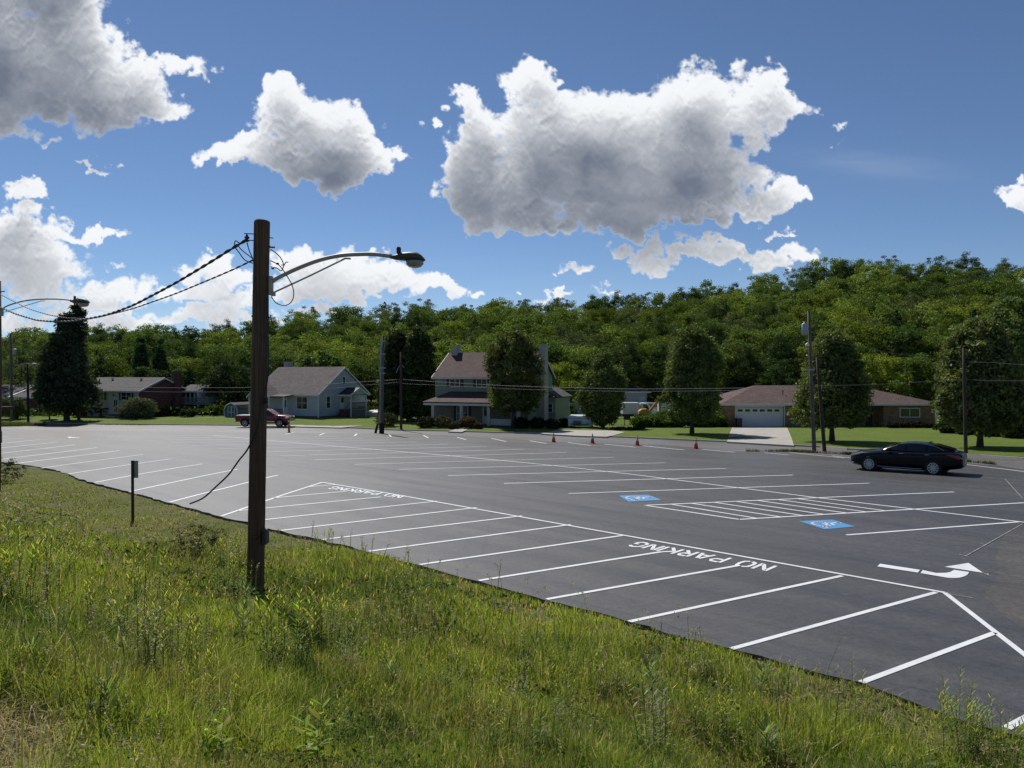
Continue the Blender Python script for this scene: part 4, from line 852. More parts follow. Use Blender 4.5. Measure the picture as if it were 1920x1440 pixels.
# dark scrubby shrub
def gbank(px, py): return march(px, py, lambda x, y: float(groundz(np.array([x]), np.array([y]))[0]), 1.5, 60)
p = gbank(366, 1050); P, out, ct, r = crown_points(99, rnd, .72, .46, 0, 170, 22, .10, lob=.3); V, Q = leaf_quads(P, .020, r, .3, .3); c = np.where((r.random(len(P)) < .7)[:, None], np.array([.018, .026, .011]), np.array([.12, .10, .045])) * r.uniform(.5, 1.2, (len(P), 1))
o = npmesh('juniper_shrub', V, Q, M_STREETLEAF, np.repeat(c, 4, 0)); o.location = p; tag(o, 'dark scrubby brown and green shrub in the grass left of the near pole', 'shrub')
p = gbank(8, 905); P, out, ct, r = crown_points(98, rnd, 1.0, .6, 0, 130, 20, .12, lob=.3); V, Q = leaf_quads(P, .035, r, .3, .35); o = npmesh('shrub', V, Q, M_STREETLEAF, np.repeat(np.array([.035, .05, .02])[None] * r.uniform(.5, 1.5, (len(P), 1)), 4, 0)); o.location = p; tag(o, 'straggly dark shrub at the left frame edge beside the asphalt', 'shrub')
# ragged weeds on the strip between lot and street under the right poles, and at the far left
def strip_grass(name, pts, w, n, hmax, seed, col, zf=None):
    r = np.random.default_rng(seed); W = [gp(*p) for p in pts]; L = [(b - a).length for a, b in zip(W[:-1], W[1:])]; x = []; y = []
    for _ in range(n):
        i = r.choice(len(L), p=np.array(L) / sum(L)); t = r.random(); p = W[i].lerp(W[i + 1], t); x.append(p.x); y.append(p.y + r.normal(0, w * .4))
    x = np.array(x); y = np.array(y); z = np.interp(y, YK, BZK) - .02; k = fbm(x / 1.5, y / 1.5, seed, 3); keep = r.random(n) < np.clip((k - .3) * 4, .1, 1); x, y, z = x[keep], y[keep], z[keep]; n = len(x)
    tag(blades(name, np.stack([x, y, z], 1), r.uniform(.3, 1, n) * hmax, r.uniform(.015, .035, n), 1.0, np.array(col)[None] * r.uniform(.5, 1.4, (n, 1)), r, M_GRASSB), kind='stuff')
strip_grass('weed_strip_grass', [(1400, 846.5), (1480, 846.5), (1590, 852), (1700, 858), (1806, 865), (1860, 870)], .45, 9000, .24, 401, (.10, .10, .04))
strip_grass('verge_grass', [(-100, 800), (0, 799), (80, 798)], 1.6, 9000, .7, 402, (.11, .13, .04))
strip_grass('verge_grass', [(-100, 797), (80, 795.5), (330, 797.5)], .8, 2500, .25, 403, (.11, .13, .04))

# ============================================================ HOUSES
M_WHITE = plain('white_trim', (.62, .63, .62), .5, var=.06); M_CREAM = siding('cream_siding', (.52, .52, .46)); M_BLUE_S = siding('pale_blue_siding', (.47, .50, .54)); M_GREEN_S = siding('sage_siding', (.245, .30, .215))
M_TAN_S = siding('tan_siding', (.25, .215, .175)); M_REDBR = brick('red_brick', (.16, .045, .032), (.10, .03, .024), (.16, .12, .1)); M_TANBR = brick('rustic_brick', (.36, .19, .085), (.17, .095, .05), (.30, .25, .19), .35, .09)
M_GREYBR = plain('painted_masonry', (.42, .38, .34), .85, var=.15); M_CONCBLK = plain('dark_block', (.09, .085, .08), .9, var=.2)
M_RGREY = shingle('grey_shingles', (.085, .08, .08)); M_RBROWN = shingle('brown_shingles', (.16, .095, .085)); M_RBLUE = shingle('weathered_shingles', (.13, .105, .105)); M_RMAROON = shingle('maroon_shingles', (.105, .060, .052))
M_GLASS = glassm('window_glass'); M_SHUT = plain('dark_shutter', (.03, .028, .03), .6); M_WOODD = plain('stained_wood', (.10, .05, .03), .8, var=.25, scale=8); M_LATT = plain('grey_deck_wood', (.22, .21, .20), .85, var=.2, scale=6)
M_BLACK = plain('black_metal', (.012, .012, .013), .45); M_GALV = plain('galvanised_metal', (.34, .35, .36), .45, metal=.5, var=.15); M_SHADE = plain('shade_black', (.015, .014, .013), .9); M_DKBLUE = plain('blue_grey_boards', (.10, .14, .18), .7)  # M_SHADE: near-black, also colours flat discs as wheel-well shade
def ring(m, ax, c0, c1, z0, z1, t, p0, p1):
    """rectangular ring of boxes in the wall plane: ax 'f' (front, along x) or 'r' (right gable, along y)"""
    for a0, a1, b0, b1 in ((c0 - t, c0, z0 - t, z1 + t), (c1, c1 + t, z0 - t, z1 + t), (c0, c1, z1, z1 + t), (c0, c1, z0 - t, z0)):
        m.box(a0, p0, b0, a1, p1, b1) if ax == 'f' else m.box(p0, a0, b0, p1, a1, b1)
def window(par, ax, c, z0, z1, w, plane=0.0, mull=1, shut=0, fm=None, rail=True, t=.08):
    m = MB(); c0, c1 = c - w / 2, c + w / 2
    p0, p1 = (plane - .06, plane + .03) if ax == 'f' else (plane - .03, plane + .06)
    ring(m, ax, c0, c1, z0, z1, t, p0, p1)
    q0, q1 = (plane - .035, plane - .012) if ax == 'f' else (plane + .012, plane + .035)
    for i in range(1, mull):
        x = c0 + w * i / mull; m.box(x - .03, q0, z0, x + .03, q1, z1) if ax == 'f' else m.box(q0, x - .03, z0, q1, x + .03, z1)
    if rail:
        zc = (z0 + z1) / 2; segs = [(c0 + w * i / mull + (.03 if i else 0), c0 + w * (i + 1) / mull - (.03 if i < mull - 1 else 0)) for i in range(mull)]
        for s0, s1 in segs: m.box(s0, q0, zc - .025, s1, q1, zc + .025) if ax == 'f' else m.box(q0, s0, zc - .025, q1, s1, zc + .025)
    f = m.build('window', fm or M_WHITE, par); g = MB()
    g.box(c0, plane - .010, z0, c1, plane + .01, z1) if ax == 'f' else g.box(plane - .01, c0, z0, plane + .010, c1, z1)
    g.build('pane', M_GLASS, f)
    if shut:
        for s in (-1, 1):
            h = MB(); a = c + s * (w / 2 + t + .01 + shut / 2)
            h.box(a - shut / 2, plane - .04, z0 - .05, a + shut / 2, plane - .002, z1 + .05) if ax == 'f' else h.box(plane + .002, a - shut / 2, z0 - .05, plane + .04, a + shut / 2, z1 + .05)
            h.build('shutter', M_SHUT, par)
def gable_roof(par, x0, x1, y0, y1, ze, zr, mat, oh=.45, og=.3, t=.14, name='roof', ridge='x', fascia=True):
    m = MB()
    if ridge == 'x':
        yc = (y0 + y1) / 2; k = (zr - ze) / (yc - y0); a, b = y0 - oh, y1 + oh; zl = ze - k * oh
        m.slab([(x0 - og, a, zl + t), (x1 + og, a, zl + t), (x1 + og, yc, zr + t), (x0 - og, yc, zr + t)], t); m.slab([(x0 - og, yc, zr + t), (x1 + og, yc, zr + t), (x1 + og, b, zl + t), (x0 - og, b, zl + t)], t)
    else:
        xc = (x0 + x1) / 2; k = (zr - ze) / (xc - x0); a, b = x0 - oh, x1 + oh; zl = ze - k * oh
        m.slab([(a, y0 - og, zl + t), (xc, y0 - og, zr + t), (xc, y1 + og, zr + t), (a, y1 + og, zl + t)], t); m.slab([(xc, y0 - og, zr + t), (b, y0 - og, zl + t), (b, y1 + og, zl + t), (xc, y1 + og, zr + t)], t)
    r = m.build(name, mat, par)
    if fascia:
        f = MB()
        if ridge == 'x':
            f.box(x0 - og, a - .04, zl - .06, x1 + og, a - .003, zl + .13)
            for xx, s in ((x1 + og, 1), (x0 - og, -1)):
                for (ya, za), (yb, zb_) in (((a, zl), (yc, zr)), ((b, zl), (yc, zr))):
                    q = [(ya, za - .1), (yb, zb_ - .1), (yb, zb_ + .13), (ya, za + .13)]; f.prismx(q, xx + .003 * s, xx + .04 * s)
        else:
            for yy, s in ((y0 - og, -1),):
                for (xa, za), (xb, zb_) in (((a, zl), (xc, zr)), ((b, zl), (xc, zr))):
                    f.prism([(xa, za - .1), (xb, zb_ - .1), (xb, zb_ + .13), (xa, za + .13)], yy + .003 * s, yy + .04 * s)
        f.build('fascia', M_WHITE, par)
    return r
def hip_roof(par, x0, x1, y0, y1, ze, zr, rx0, rx1, mat, oh=.5, name='roof'):
    m = MB(); x0 -= oh; x1 += oh; y0 -= oh; y1 += oh; yc = (y0 + y1) / 2; A, B, Cc, D, E, G = (x0, y0, ze), (x1, y0, ze), (x1, y1, ze), (x0, y1, ze), (rx0, yc, zr), (rx1, yc, zr)
    m.add([A, B, Cc, D, E, G], [(0, 1, 5, 4), (1, 2, 5), (2, 3, 4, 5), (3, 0, 4), (3, 2, 1, 0)]); r = m.build(name, mat, par)
    f = MB(); f.box(x0, y0 - .03, ze - .2, x1, y0 + .02, ze - .004).box(x0 - .03, y0 + .02, ze - .2, x0 + .02, y1, ze - .004).box(x1 - .02, y0 + .02, ze - .2, x1 + .03, y1, ze - .004).build('fascia', M_WHITE, par)
    s = MB(); s.box(x0 + .02, y0 + .02, ze - .19, x1 - .02, y1, ze - .15).build('soffit', M_WHITE, par); return r
def gable_walls(par, x0, x1, y0, y1, z0, ze, zr, mat, name='wall', gmat=None):
    yc = (y0 + y1) / 2
    if gmat is None: MB().prismx([(y0, z0), (y1, z0), (y1, ze), (yc, zr), (y0, ze)], x0, x1).build(name, mat, par)
    else:
        MB().box(x0, y0, z0, x1 - .25, y1, ze).build(name, mat, par); MB().prismx([(y0, z0), (y1, z0), (y1, ze), (yc, zr), (y0, ze)], x1 - .245, x1).build('gable_wall', gmat, par)
        MB().prismx([(y0, ze), (y1, ze), (yc, zr)], x0, x0 + .2).build('gable_wall', mat, par)
def place(px, d, z, rz, name, lab, cat='house'): return thing(name, lab, cat, (X(px, d), d, z), R(rz))

# ---- split-level house
h = place(260, 100, -1.22, -14.5, 'split_level_house', 'split-level house with cream siding and a red brick gable end and chimney')
MB().box(-10.3, .35, -.5, -.26, 9, 1.2).build('lower_wall', M_REDBR, h)
gable_walls(h, -10.3, 0, 0, 9, 1.203, 3.55, 5.15, M_CREAM, 'upper_wall', None); MB().prismx([(0.02, -.5), (8.98, -.5), (8.98, 3.5), (4.5, 5.08), (.02, 3.5)], .004, .14).build('gable_wall', M_REDBR, h)
gable_roof(h, -10.3, .14, 0, 9, 3.55, 5.15, M_RGREY, .5, .25)
for x, w, n in ((-6.0, .95, 1), (-1.95, 1.5, 2)): window(h, 'f', x, 2.3, 3.25, w, mull=n, shut=.28)
MB().box(-4.75, -.02, .35, -3.15, .34, 3.45).build('entry_panel', plain('entry_panel_white', (.58, .57, .53)), h)
dr_ = MB(); dr_.box(-4.0, -.08, .45, -3.2, -.023, 2.45); D_ = dr_.build('door', M_WHITE, h); MB().box(-3.82, -.10, .65, -3.62, -.083, 2.3).box(-3.52, -.10, .65, -3.36, -.083, 2.3).build('pane', M_GLASS, D_); MB().box(-3.95, -.12, 1.35, -3.90, -.083, 1.5).build('handle', M_GALV, D_)
MB().lathe([(.13, -.02), (.13, .02)], 10, 'y', (-3.95, -.05, 2.9)).build('wreath', plain('wreath_green', (.03, .04, .02)), h)
MB().box(-4.4, -1.0, -.3, -2.9, -.1, .2).box(-4.2, -1.4, -.4, -3.1, -1.003, .05).build('step', M_CONC, h)
MB().box(-8.5, .28, -.3, -6.5, .346, .98).build('garage_door', M_CREAM, h); window(h, 'f', -5.6, .25, .85, .8, plane=.35, rail=False); window(h, 'f', -1.4, .2, .8, 1.3, plane=.35, rail=False)
c_ = MB().box(.145, 5.9, -.5, .75, 8.0, 1.9).box(.145, 6.25, 1.9, .72, 7.5, 5.9).build('chimney', M_REDBR, h); MB().box(.10, 6.15, 5.9, .78, 7.6, 6.05).box(.3, 6.6, 6.05, .55, 7.1, 6.25).build('chimney_cap', M_CONCBLK, c_)
for x in (-7.2, -2.5): MB().lathe([(.12, 0), (.12, .22), (.2, .24), (.2, .32)], 8, 'z', (x, 3.4, 4.85)).build('roof_vent', M_GALV, h)
MB().box(.16, 9.0, 1.6, 2.7, 12.5, 3.3).build('sunroom_wall', M_WHITE, h); gable_roof(h, .14, 3.0, 8.6, 12.8, 3.35, 4.1, M_RGREY, .3, .3, name='sunroom_roof')
for x in (.65, 1.35, 2.1): window(h, 'f', x, 1.75, 3.1, .5, plane=9.0, rail=False, t=.04)
MB().box(.16, 7.9, 1.4, 4.9, 9.9, 1.55).build('deck', M_LATT, h)
p_ = MB(); p_.box(.2, 7.92, 2.35, 4.9, 7.98, 2.45)
for i in range(30): p_.box(.25 + i * .155, 7.93, 1.55, .30 + i * .155, 7.97, 2.35)
p_.box(4.84, 7.98, 2.35, 4.9, 9.9, 2.45).build('deck_railing', M_LATT, h)
for x, w in ((.3, .12), (2.9, .38), (4.8, .12)): MB().box(x - w / 2, 8.0, -.5, x + w / 2, 8.0 + w, 1.4).build('deck_post', M_WHITE, h)
MB().box(2.75, 8.1, 1.56, 2.9, 8.25, 3.3).build('deck_post', M_WHITE, h)
# ---- red brick ranch at the far left
h = place(86, 106, -1.3, 0, 'brick_ranch_house', 'low red brick ranch house at the far left behind the utility pole')
MB().box(-26, 0, -.4, 0, 9, 2.45).build('wall', M_REDBR, h); hip_roof(h, -26, 0, 0, 9, 2.6, 4.3, -20, -3.6, M_RGREY, .5)
MB().box(-1.1, -.12, -.2, -1.0, -.02, 2.4).build('downspout', M_WHITE, h); window(h, 'f', -.45, 1.3, 2.2, .55, shut=0); window(h, 'f', -4.5, 1.2, 2.2, 1.2); window(h, 'f', -8.5, 1.2, 2.2, 1.4)
MB().slab([(-5.1, -.52, 2.66), (-4.8, -.52, 2.66), (-3.55, 4.4, 4.36), (-3.7, 4.4, 4.36)], .03).build('ridge_flashing', M_WHITE, h)
# ---- pale blue cape house
h = place(598, 94, -1.08, -30, 'cape_house', 'pale blue clapboard house with a steep brown-grey roof behind the red pickup')
gable_walls(h, -11.5, 0, 0, 8.9, .3, 3.16, 6.4, M_BLUE_S); MB().box(-11.45, .05, -1.2, -.05, 8.85, .297).build('foundation', M_CONCBLK, h)
MB().box(-.2, 7.2, -1.0, .012, 8.9, 1.3).build('basement_wall', plain('slate_block', (.12, .14, .17)), h)
gable_roof(h, -11.5, 0, 0, 8.9, 3.16, 6.4, M_RBLUE, .4, .25)
window(h, 'f', -2.87, 1.2, 2.65, 1.75, mull=2, t=.12); window(h, 'r', 1.6, 1.3, 2.75, .6, t=.12); window(h, 'r', 4.45, 4.25, 5.2, .42, t=.12)
MB().box(-.06, -.16, -.3, .06, -.03, 3.0).build('downspout', M_WHITE, h)
MB().box(-11.4, 5.0, 5.0, -10.6, 5.9, 7.3).build('chimney', M_GREYBR, h)
# front porch
MB().box(-10.6, -2.0, -.8, -4.1, -.01, .25).build('porch_floor', M_CONC, h)
gable_roof(h, -10.3, -6.6, -2.0, -.1, 2.75, 4.1, M_RBLUE, .25, .15, name='porch_roof', ridge='y'); MB().prism([(-10.3, 2.7), (-6.6, 2.7), (-8.45, 4.0)], -1.98, -1.9).build('porch_gable', M_BLUE_S, h)
MB().slab([(-6.5, -1.9, 2.8), (-3.95, -1.9, 2.8), (-3.95, -.45, 3.0), (-6.5, -.45, 3.0)], .12).build('porch_roof', M_RBLUE, h)
for x in (-10.3, -6.7, -4.1): MB().box(x - .07, -1.95, .25, x + .07, -1.81, 2.7).build('porch_post', M_WHITE, h)
D_ = MB().box(-6.4, -.06, .3, -5.4, -.005, 2.5).build('door', M_WHITE, h); MB().box(-6.15, -.09, 1.3, -5.65, -.063, 2.25).build('pane', M_GLASS, D_)
window(h, 'f', -9.2, .9, 2.4, .9)
r_ = MB(); r_.box(-6.2, -1.92, 1.15, -4.15, -1.86, 1.22)
for i in range(13): r_.box(-6.15 + i * .16, -1.91, .25, -6.09 + i * .16, -1.87, 1.15)
r_.build('porch_railing', M_WOODD, h)
# side porch on the gable end
MB().box(.02, 3.6, .95, 2.0, 6.6, 1.1).build('porch_floor', M_LATT, h); gable_roof(h, .03, 2.0, 3.5, 6.7, 2.95, 3.75, plain('dark_awning', (.03, .035, .045), .7), .25, .1, .1, name='porch_roof'); MB().prismx([(3.5, 2.95), (6.7, 2.95), (5.1, 3.7)], 1.95, 2.0).build('porch_gable', M_BLUE_S, h)
for y in (3.65, 6.5): MB().box(1.88, y - .06, -.9, 2.0, y + .06, 2.9).build('porch_post', M_WHITE, h)
MB().box(.1, 3.7, -1.0, 1.85, 6.5, .94).build('lattice_skirt', plain('blue_lattice', (.11, .13, .16)), h)
D_ = MB().box(.005, 3.75, 1.1, .06, 4.5, 2.75).build('door', M_WHITE, h); MB().box(.062, 3.9, 1.9, .075, 4.35, 2.6).build('pane', M_GLASS, D_)
r_ = MB(); r_.box(1.9, 3.7, 1.85, 1.98, 6.5, 1.95)
for i in range(14): r_.box(1.92, 3.8 + i * .2, 1.1, 1.96, 3.86 + i * .2, 1.85)
r_.build('porch_railing', M_WOODD, h)
st_ = MB()
for i in range(6): st_.box(.4, 2.0 + i * .27, -.9 + i * .33, 1.7, 3.58 if i == 5 else 2.27 + i * .27, -.6 + i * .33)
st_.build('stairs', M_WOODD, h); MB().tube([(1.75, 2.0, .1), (1.75, 3.6, 1.95)], .04, 6).tube([(1.75, 2.0, -.9), (1.75, 2.0, .1)], .05, 6).build('stair_rail', M_WOODD, h)
# ---- little white outbuilding beside the blue house
h = place(705, 99, -1.55, -12, 'garage_shed', 'small white shed with a row of panes right of the pale blue house', 'shed')
MB().box(-1.4, 0, -.6, 0, 3, 1.0).build('wall', M_WHITE, h); MB().slab([(-1.6, -.2, 1.06), (.2, -.2, 1.06), (.2, 3.2, 1.3), (-1.6, 3.2, 1.3)], .08).build('roof', M_WHITE, h); MB().box(-1.25, -.03, -.4, -.15, -.003, .7).build('door', M_CREAM, h)
for i in range(3): MB().box(-1.15 + i * .34, -.045, .0, -.91 + i * .34, -.033, .3).build('pane', M_GLASS, h)
# ---- green two-storey house
h = place(990, 81, -1.42, -22, 'two_storey_house', 'sage green two-storey house with a maroon roof and hipped front porch'); L_ = 11.15
gable_walls(h, -L_, 0, 0, 8, -.3, 5.62, 8.25, M_GREEN_S); gable_roof(h, -L_, 0, 0, 8, 5.62, 8.25, M_RMAROON, .35, .3)
MB().box(-L_ + .02, -.03, -.3, -.02, -.004, 3.3).build('lower_front_wall', M_TAN_S, h)
for x in (-8.68, -5.43, -2.2): window(h, 'f', x, 4.5, 5.3, 1.15, mull=2, shut=.36, rail=False)
MB().slab([(-11.3, -2.75, 2.86), (.3, -2.75, 2.86), (.3, -.01, 3.95), (-9.2, -.01, 3.95)], .12).add([(-11.3, -2.75, 2.863), (-9.2, -.01, 3.953), (-11.3, -.01, 2.863)], [(0, 1, 2)]).build('porch_roof', M_RMAROON, h)
MB().box(-11.2, -2.7, 2.50, .25, -2.55, 2.73).box(-11.2, -2.55, 2.5, -11.05, -.04, 2.73).build('porch_beam', M_WHITE, h); MB().box(-11.0, -2.5, 2.66, .2, -.04, 2.70).build('porch_ceiling', M_TAN_S, h)
for x in (-10.1, -6.66, -3.48, -.1): MB().box(x - .17, -2.62, .4, x + .17, -2.30, 2.5).build('porch_post', M_CREAM, h)
MB().box(-10.4, -2.7, -.4, .25, -.04, .4).build('porch_floor', M_CONCBLK, h); MB().box(-3.3, -2.55, .48, -.28, -2.45, 1.15).build('porch_rail_panel', M_CREAM, h)
window(h, 'f', -7.75, .75, 2.3, 1.3, plane=-.03, shut=.3, mull=2); window(h, 'f', -1.2, .9, 2.3, 1.3, plane=-.03, mull=2)
D_ = MB().box(-5.3, -.09, .42, -4.3, -.034, 2.45).build('door', M_WHITE, h); MB().box(-5.1, -.11, 1.3, -4.5, -.093, 2.3).build('pane', M_GLASS, D_); MB().box(-4.45, -.14, 1.2, -4.4, -.113, 1.3).build('handle', M_GALV, D_)
MB().prismx([(3.1, -.4), (4.5, -.4), (4.4, 6.2), (4.25, 9.2), (3.35, 9.2), (3.2, 6.2)], .01, .75).build('chimney', M_GREYBR, h); MB().box(-10.9, 3.5, 6.4, -10.15, 4.5, 9.2).build('chimney', M_GREYBR, h)
MB().box(.012, 5.3, -.4, 1.3, 10.5, 3.25).build('annex_wall', M_GREEN_S, h); MB().slab([(-.1, 5.0, 4.25), (1.6, 5.0, 3.3), (1.6, 10.8, 3.3), (-.1, 10.8, 4.25)], .12).build('annex_roof', M_RGREY, h); MB().box(1.3, 10.1, -.3, 1.38, 10.2, 3.2).build('downspout', M_WHITE, h)
window(h, 'f', .68, 1.6, 2.5, .5, plane=5.3, t=.08)
# ---- brick ranch with garage
h = place(1754, 80, -1.2, 0, 'brick_ranch_house', 'long tan brick ranch house with a maroon hip roof and double garage'); Lr = 22.3
def lx(px): return X(px, 80) - X(1754, 80)
hip_roof(h, -Lr, 0, 0, 10, 2.55, 4.4, lx(1444), lx(1640), M_RMAROON, .45)
MB().box(-Lr, .01, -.3, lx(1380), 9.9, 2.34).build('brick_pier', M_TANBR, h); MB().box(lx(1470), .01, -.3, lx(1482), 9.9, 2.34).build('brick_pier', M_TANBR, h)
MB().box(lx(1380), 2.5, -.3, lx(1470), 9.9, 2.34).box(lx(1482), 1.0, -.3, lx(1580), 9.9, 2.34).box(lx(1580), 2.0, -.3, lx(1657), 9.9, 2.34).build('recessed_wall', M_TAN_S, h); MB().box(lx(1657), .01, -.4, 0, 9.9, 2.34).build('wall', M_TANBR, h)
G_ = MB().box(lx(1380), .15, -.1, lx(1470), .25, 2.05).box(lx(1380), .25, 2.05, lx(1470), .3, 2.34).build('garage_door', plain('garage_door_white', (.60, .62, .66), .45, var=.05), h)
for i in range(6): MB().box(lx(1384.5) + i * lx(1754 + 13.8), .13, 1.68, lx(1384.5) + i * lx(1754 + 13.8) + .5, .147, 1.92).build('pane', M_GLASS, G_)
MB().box(lx(1380) - .1, -.03, -.2, lx(1380), .008, 2.2).box(lx(1470), -.03, -.2, lx(1470) + .1, .008, 2.2).box(lx(1380) - .1, -.03, 2.2, lx(1470) + .1, .008, 2.34).build('garage_door_trim', M_WHITE, h)
window(h, 'f', lx(1706), 1.15, 2.0, 2.0, plane=.01, mull=2, rail=False, t=.08); window(h, 'f', lx(1610), .5, 2.0, 1.3, plane=2.0, mull=1, rail=False); window(h, 'f', lx(1520), .5, 2.0, 1.8, plane=1.0, mull=2, rail=False)
MB().box(lx(1640), 1.93, -.1, lx(1653), 1.99, 2.05).build('door', M_WOODD, h); MB().box(lx(1488), -1.3, -.3, lx(1655), 1.9, -.05).build('porch_floor', M_CONC, h)
MB().lathe([(.05, 0), (.05, .6), (.09, .62), (.09, .7)], 8, 'z', (lx(1482), 2.2, 3.2)).build('vent_pipe', M_BLACK, h)
MB().box(.02, -.08, -.3, .10, 0, 2.3).build('downspout', M_WHITE, h)
tag(MB().box(0, 0, 0, .55, .6, .95).box(-.03, -.03, .95, .58, .63, 1.05).build('rubbish_bin', M_BLACK), 'dark wheeled bin against the left side of the white garage door', 'bin').location = (X(1382, 79.2), 79.2, -1.25)
# ---- garden shed
h = place(446, 98, -1.3, -22, 'garden_shed', 'blue-grey barn-roofed garden shed with white trimmed double doors', 'shed')
gp_ = [(-2.1, 0), (0, 0), (0, 1.25), (-.35, 1.75), (-1.05, 2.05), (-1.75, 1.75), (-2.1, 1.25)]
MB().prism([(x * .98 - .02, z * .98 - .3 if z == 0 else z * .98) for x, z in gp_], 0, 4.6).build('wall', M_DKBLUE, h)
rm = MB()
for (xa, za), (xb, zb_) in ((gp_[2], gp_[3]), (gp_[3], gp_[4]), (gp_[4], gp_[5]), (gp_[5], gp_[6])): rm.prism([(xa, za), (xb, zb_), (xb, zb_ + .06), (xa, za + .06)], -.15, 4.75)
rm.build('roof', M_RGREY, h)
tr = MB()
for (xa, za), (xb, zb_) in ((gp_[1], gp_[2]), (gp_[2], gp_[3]), (gp_[3], gp_[4]), (gp_[4], gp_[5]), (gp_[5], gp_[6]), (gp_[6], gp_[0])): tr.tube([(xa, -.18, za), (xb, -.18, zb_)], .055, 4)
tr.build('trim', M_WHITE, h)
for i in (0, 1):
    x0 = -1.62 + i * .58; D_ = MB().box(x0, -.05, .08, x0 + .56, -.003, 1.6).build('door', M_DKBLUE, h); q = MB(); ring(q, 'f', x0 + .05, x0 + .51, .14, 1.54, .05, -.075, -.053); q.box(x0 + .05, -.075, .8, x0 + .51, -.053, .86).build('trim', M_WHITE, D_)
# ---- buildings and vehicles in the yard behind
h = place(1213, 116, -1.5, 8, 'yard_building', 'white block building with a low grey hip roof in the yard behind', 'building')
MB().box(-6.5, 0, -.5, 0, 8, 3.2).build('wall', M_CREAM, h); hip_roof(h, -6.5, 0, 0, 8, 3.35, 4.9, -5, -2.5, M_RGREY, .5); MB().box(-1.2, -.04, -.3, -.3, -.003, 2.6).build('door', M_WHITE, h)
h = place(1090, 112, -1.5, 0, 'yard_shed', 'pale shed with a rusty pink roof behind the white camper', 'shed')
MB().box(-2.6, 0, -.5, 0, 5, 1.8).build('wall', M_CREAM, h); gable_roof(h, -2.6, 0, 0, 5, 1.8, 3.2, plain('rusty_roof', (.30, .20, .17)), .2, .2)
def box_truck(px, d, w, hh, rz, lab):
    t = thing('box_truck', lab, 'truck', (X(px, d), d, base(d)), R(rz)); MB().box(0, 0, .9, w, 2.2, .9 + hh).build('cargo_box', plain('truck_white', (.62, .64, .66), .4, var=.05), t, bevel=.05)
    MB().prism([(w + .1, .5), (w + 1.7, .5), (w + 1.75, 1.3), (w + 1.3, 1.5), (w + 1.0, 2.3), (w + .1, 2.35)], .1, 2.1).build('cab', plain('truck_white', ()), t, bevel=.06); MB().prism([(w + .5, 1.5), (w + 1.25, 1.5), (w + .98, 2.15), (w + .5, 2.18)], .08, .097).build('side_window', M_GLASS, t)
    for x in (w * .25, w + 1.0): MB().lathe([(.2, -.12), (.45, -.1), (.45, .1), (.2, .12)], 16, 'y', (x, .1, .45)).build('wheel', M_BLACK, t)
    MB().box(0, .3, .6, w + 1.4, 1.9, .88).build('chassis', M_BLACK, t)
box_truck(1168, 99, 2.2, 1.5, 0, 'white box truck behind the black fence left of the yellow excavator'); box_truck(1236, 104, 2.6, 1.7, -4, 'white truck partly hidden behind the lone oval street tree'); box_truck(1320, 106, 2.4, 1.6, 5, 'white truck glimpsed between the lone oval tree and brick garage')
def van(px, d, rz, lab):
    t = thing('parked_van', lab, 'van', (X(px, d), d, base(d)), R(rz)); MB().prism([(0, .35), (4.6, .35), (4.7, 1.0), (4.1, 1.15), (3.5, 1.9), (.15, 2.0), (0, 1.6)], 0, 1.8).build('body', plain('van_white', (.60, .62, .65), .35, var=.05), t, bevel=.08)
    MB().prism([(.4, 1.25), (3.7, 1.2), (3.35, 1.75), (.4, 1.82)], -.02, -.004).build('side_window', M_GLASS, t)
    for x in (.8, 3.8): MB().lathe([(.15, -.1), (.33, -.08), (.33, .08), (.15, .1)], 14, 'y', (x, .05, .33)).build('wheel', M_BLACK, t)
van(1170, 109, 0, 'white van behind the white box truck by the block building'); van(1205, 112, 3, 'white van in front of the block building with the grey hip roof'); van(1240, 114, -3, 'pale van behind the yellow excavator')
# excavator
t = thing('excavator', 'yellow excavator with a raised bent boom in the yard behind', 'excavator', (X(1207, 96), 96, base(96) + .5)); t.scale = (.85, .85, .9); M_YEL = plain('machine_yellow', (.42, .24, .035), .5)
MB().prism([(.7, .9), (1.0, .75), (2.3, 2.25), (2.6, 2.3), (2.55, 2.6), (2.05, 2.5)], .4, .75).build('boom', M_YEL, t); MB().prism([(2.35, 2.5), (2.75, 2.4), (2.65, .9), (2.4, .9)], .45, .7).build('stick', M_YEL, t)
MB().prism([(2.3, .9), (2.8, .9), (2.7, .35), (2.2, .2)], .2, .95).build('bucket', M_BLACK, t); MB().prism([(-.7, .55), (.9, .55), (.95, 1.0), (.5, 1.35), (-.3, 1.3), (-.7, 1.0)], -.1, 1.3).build('cab', M_YEL, t, bevel=.05)
for y in (-.3, 1.1): MB().prism([(-1.3, .25), (-1.1, 0), (1.0, 0), (1.2, .25), (1.0, .5), (-1.1, .5)], y, y + .4).build('track', M_BLACK, t)
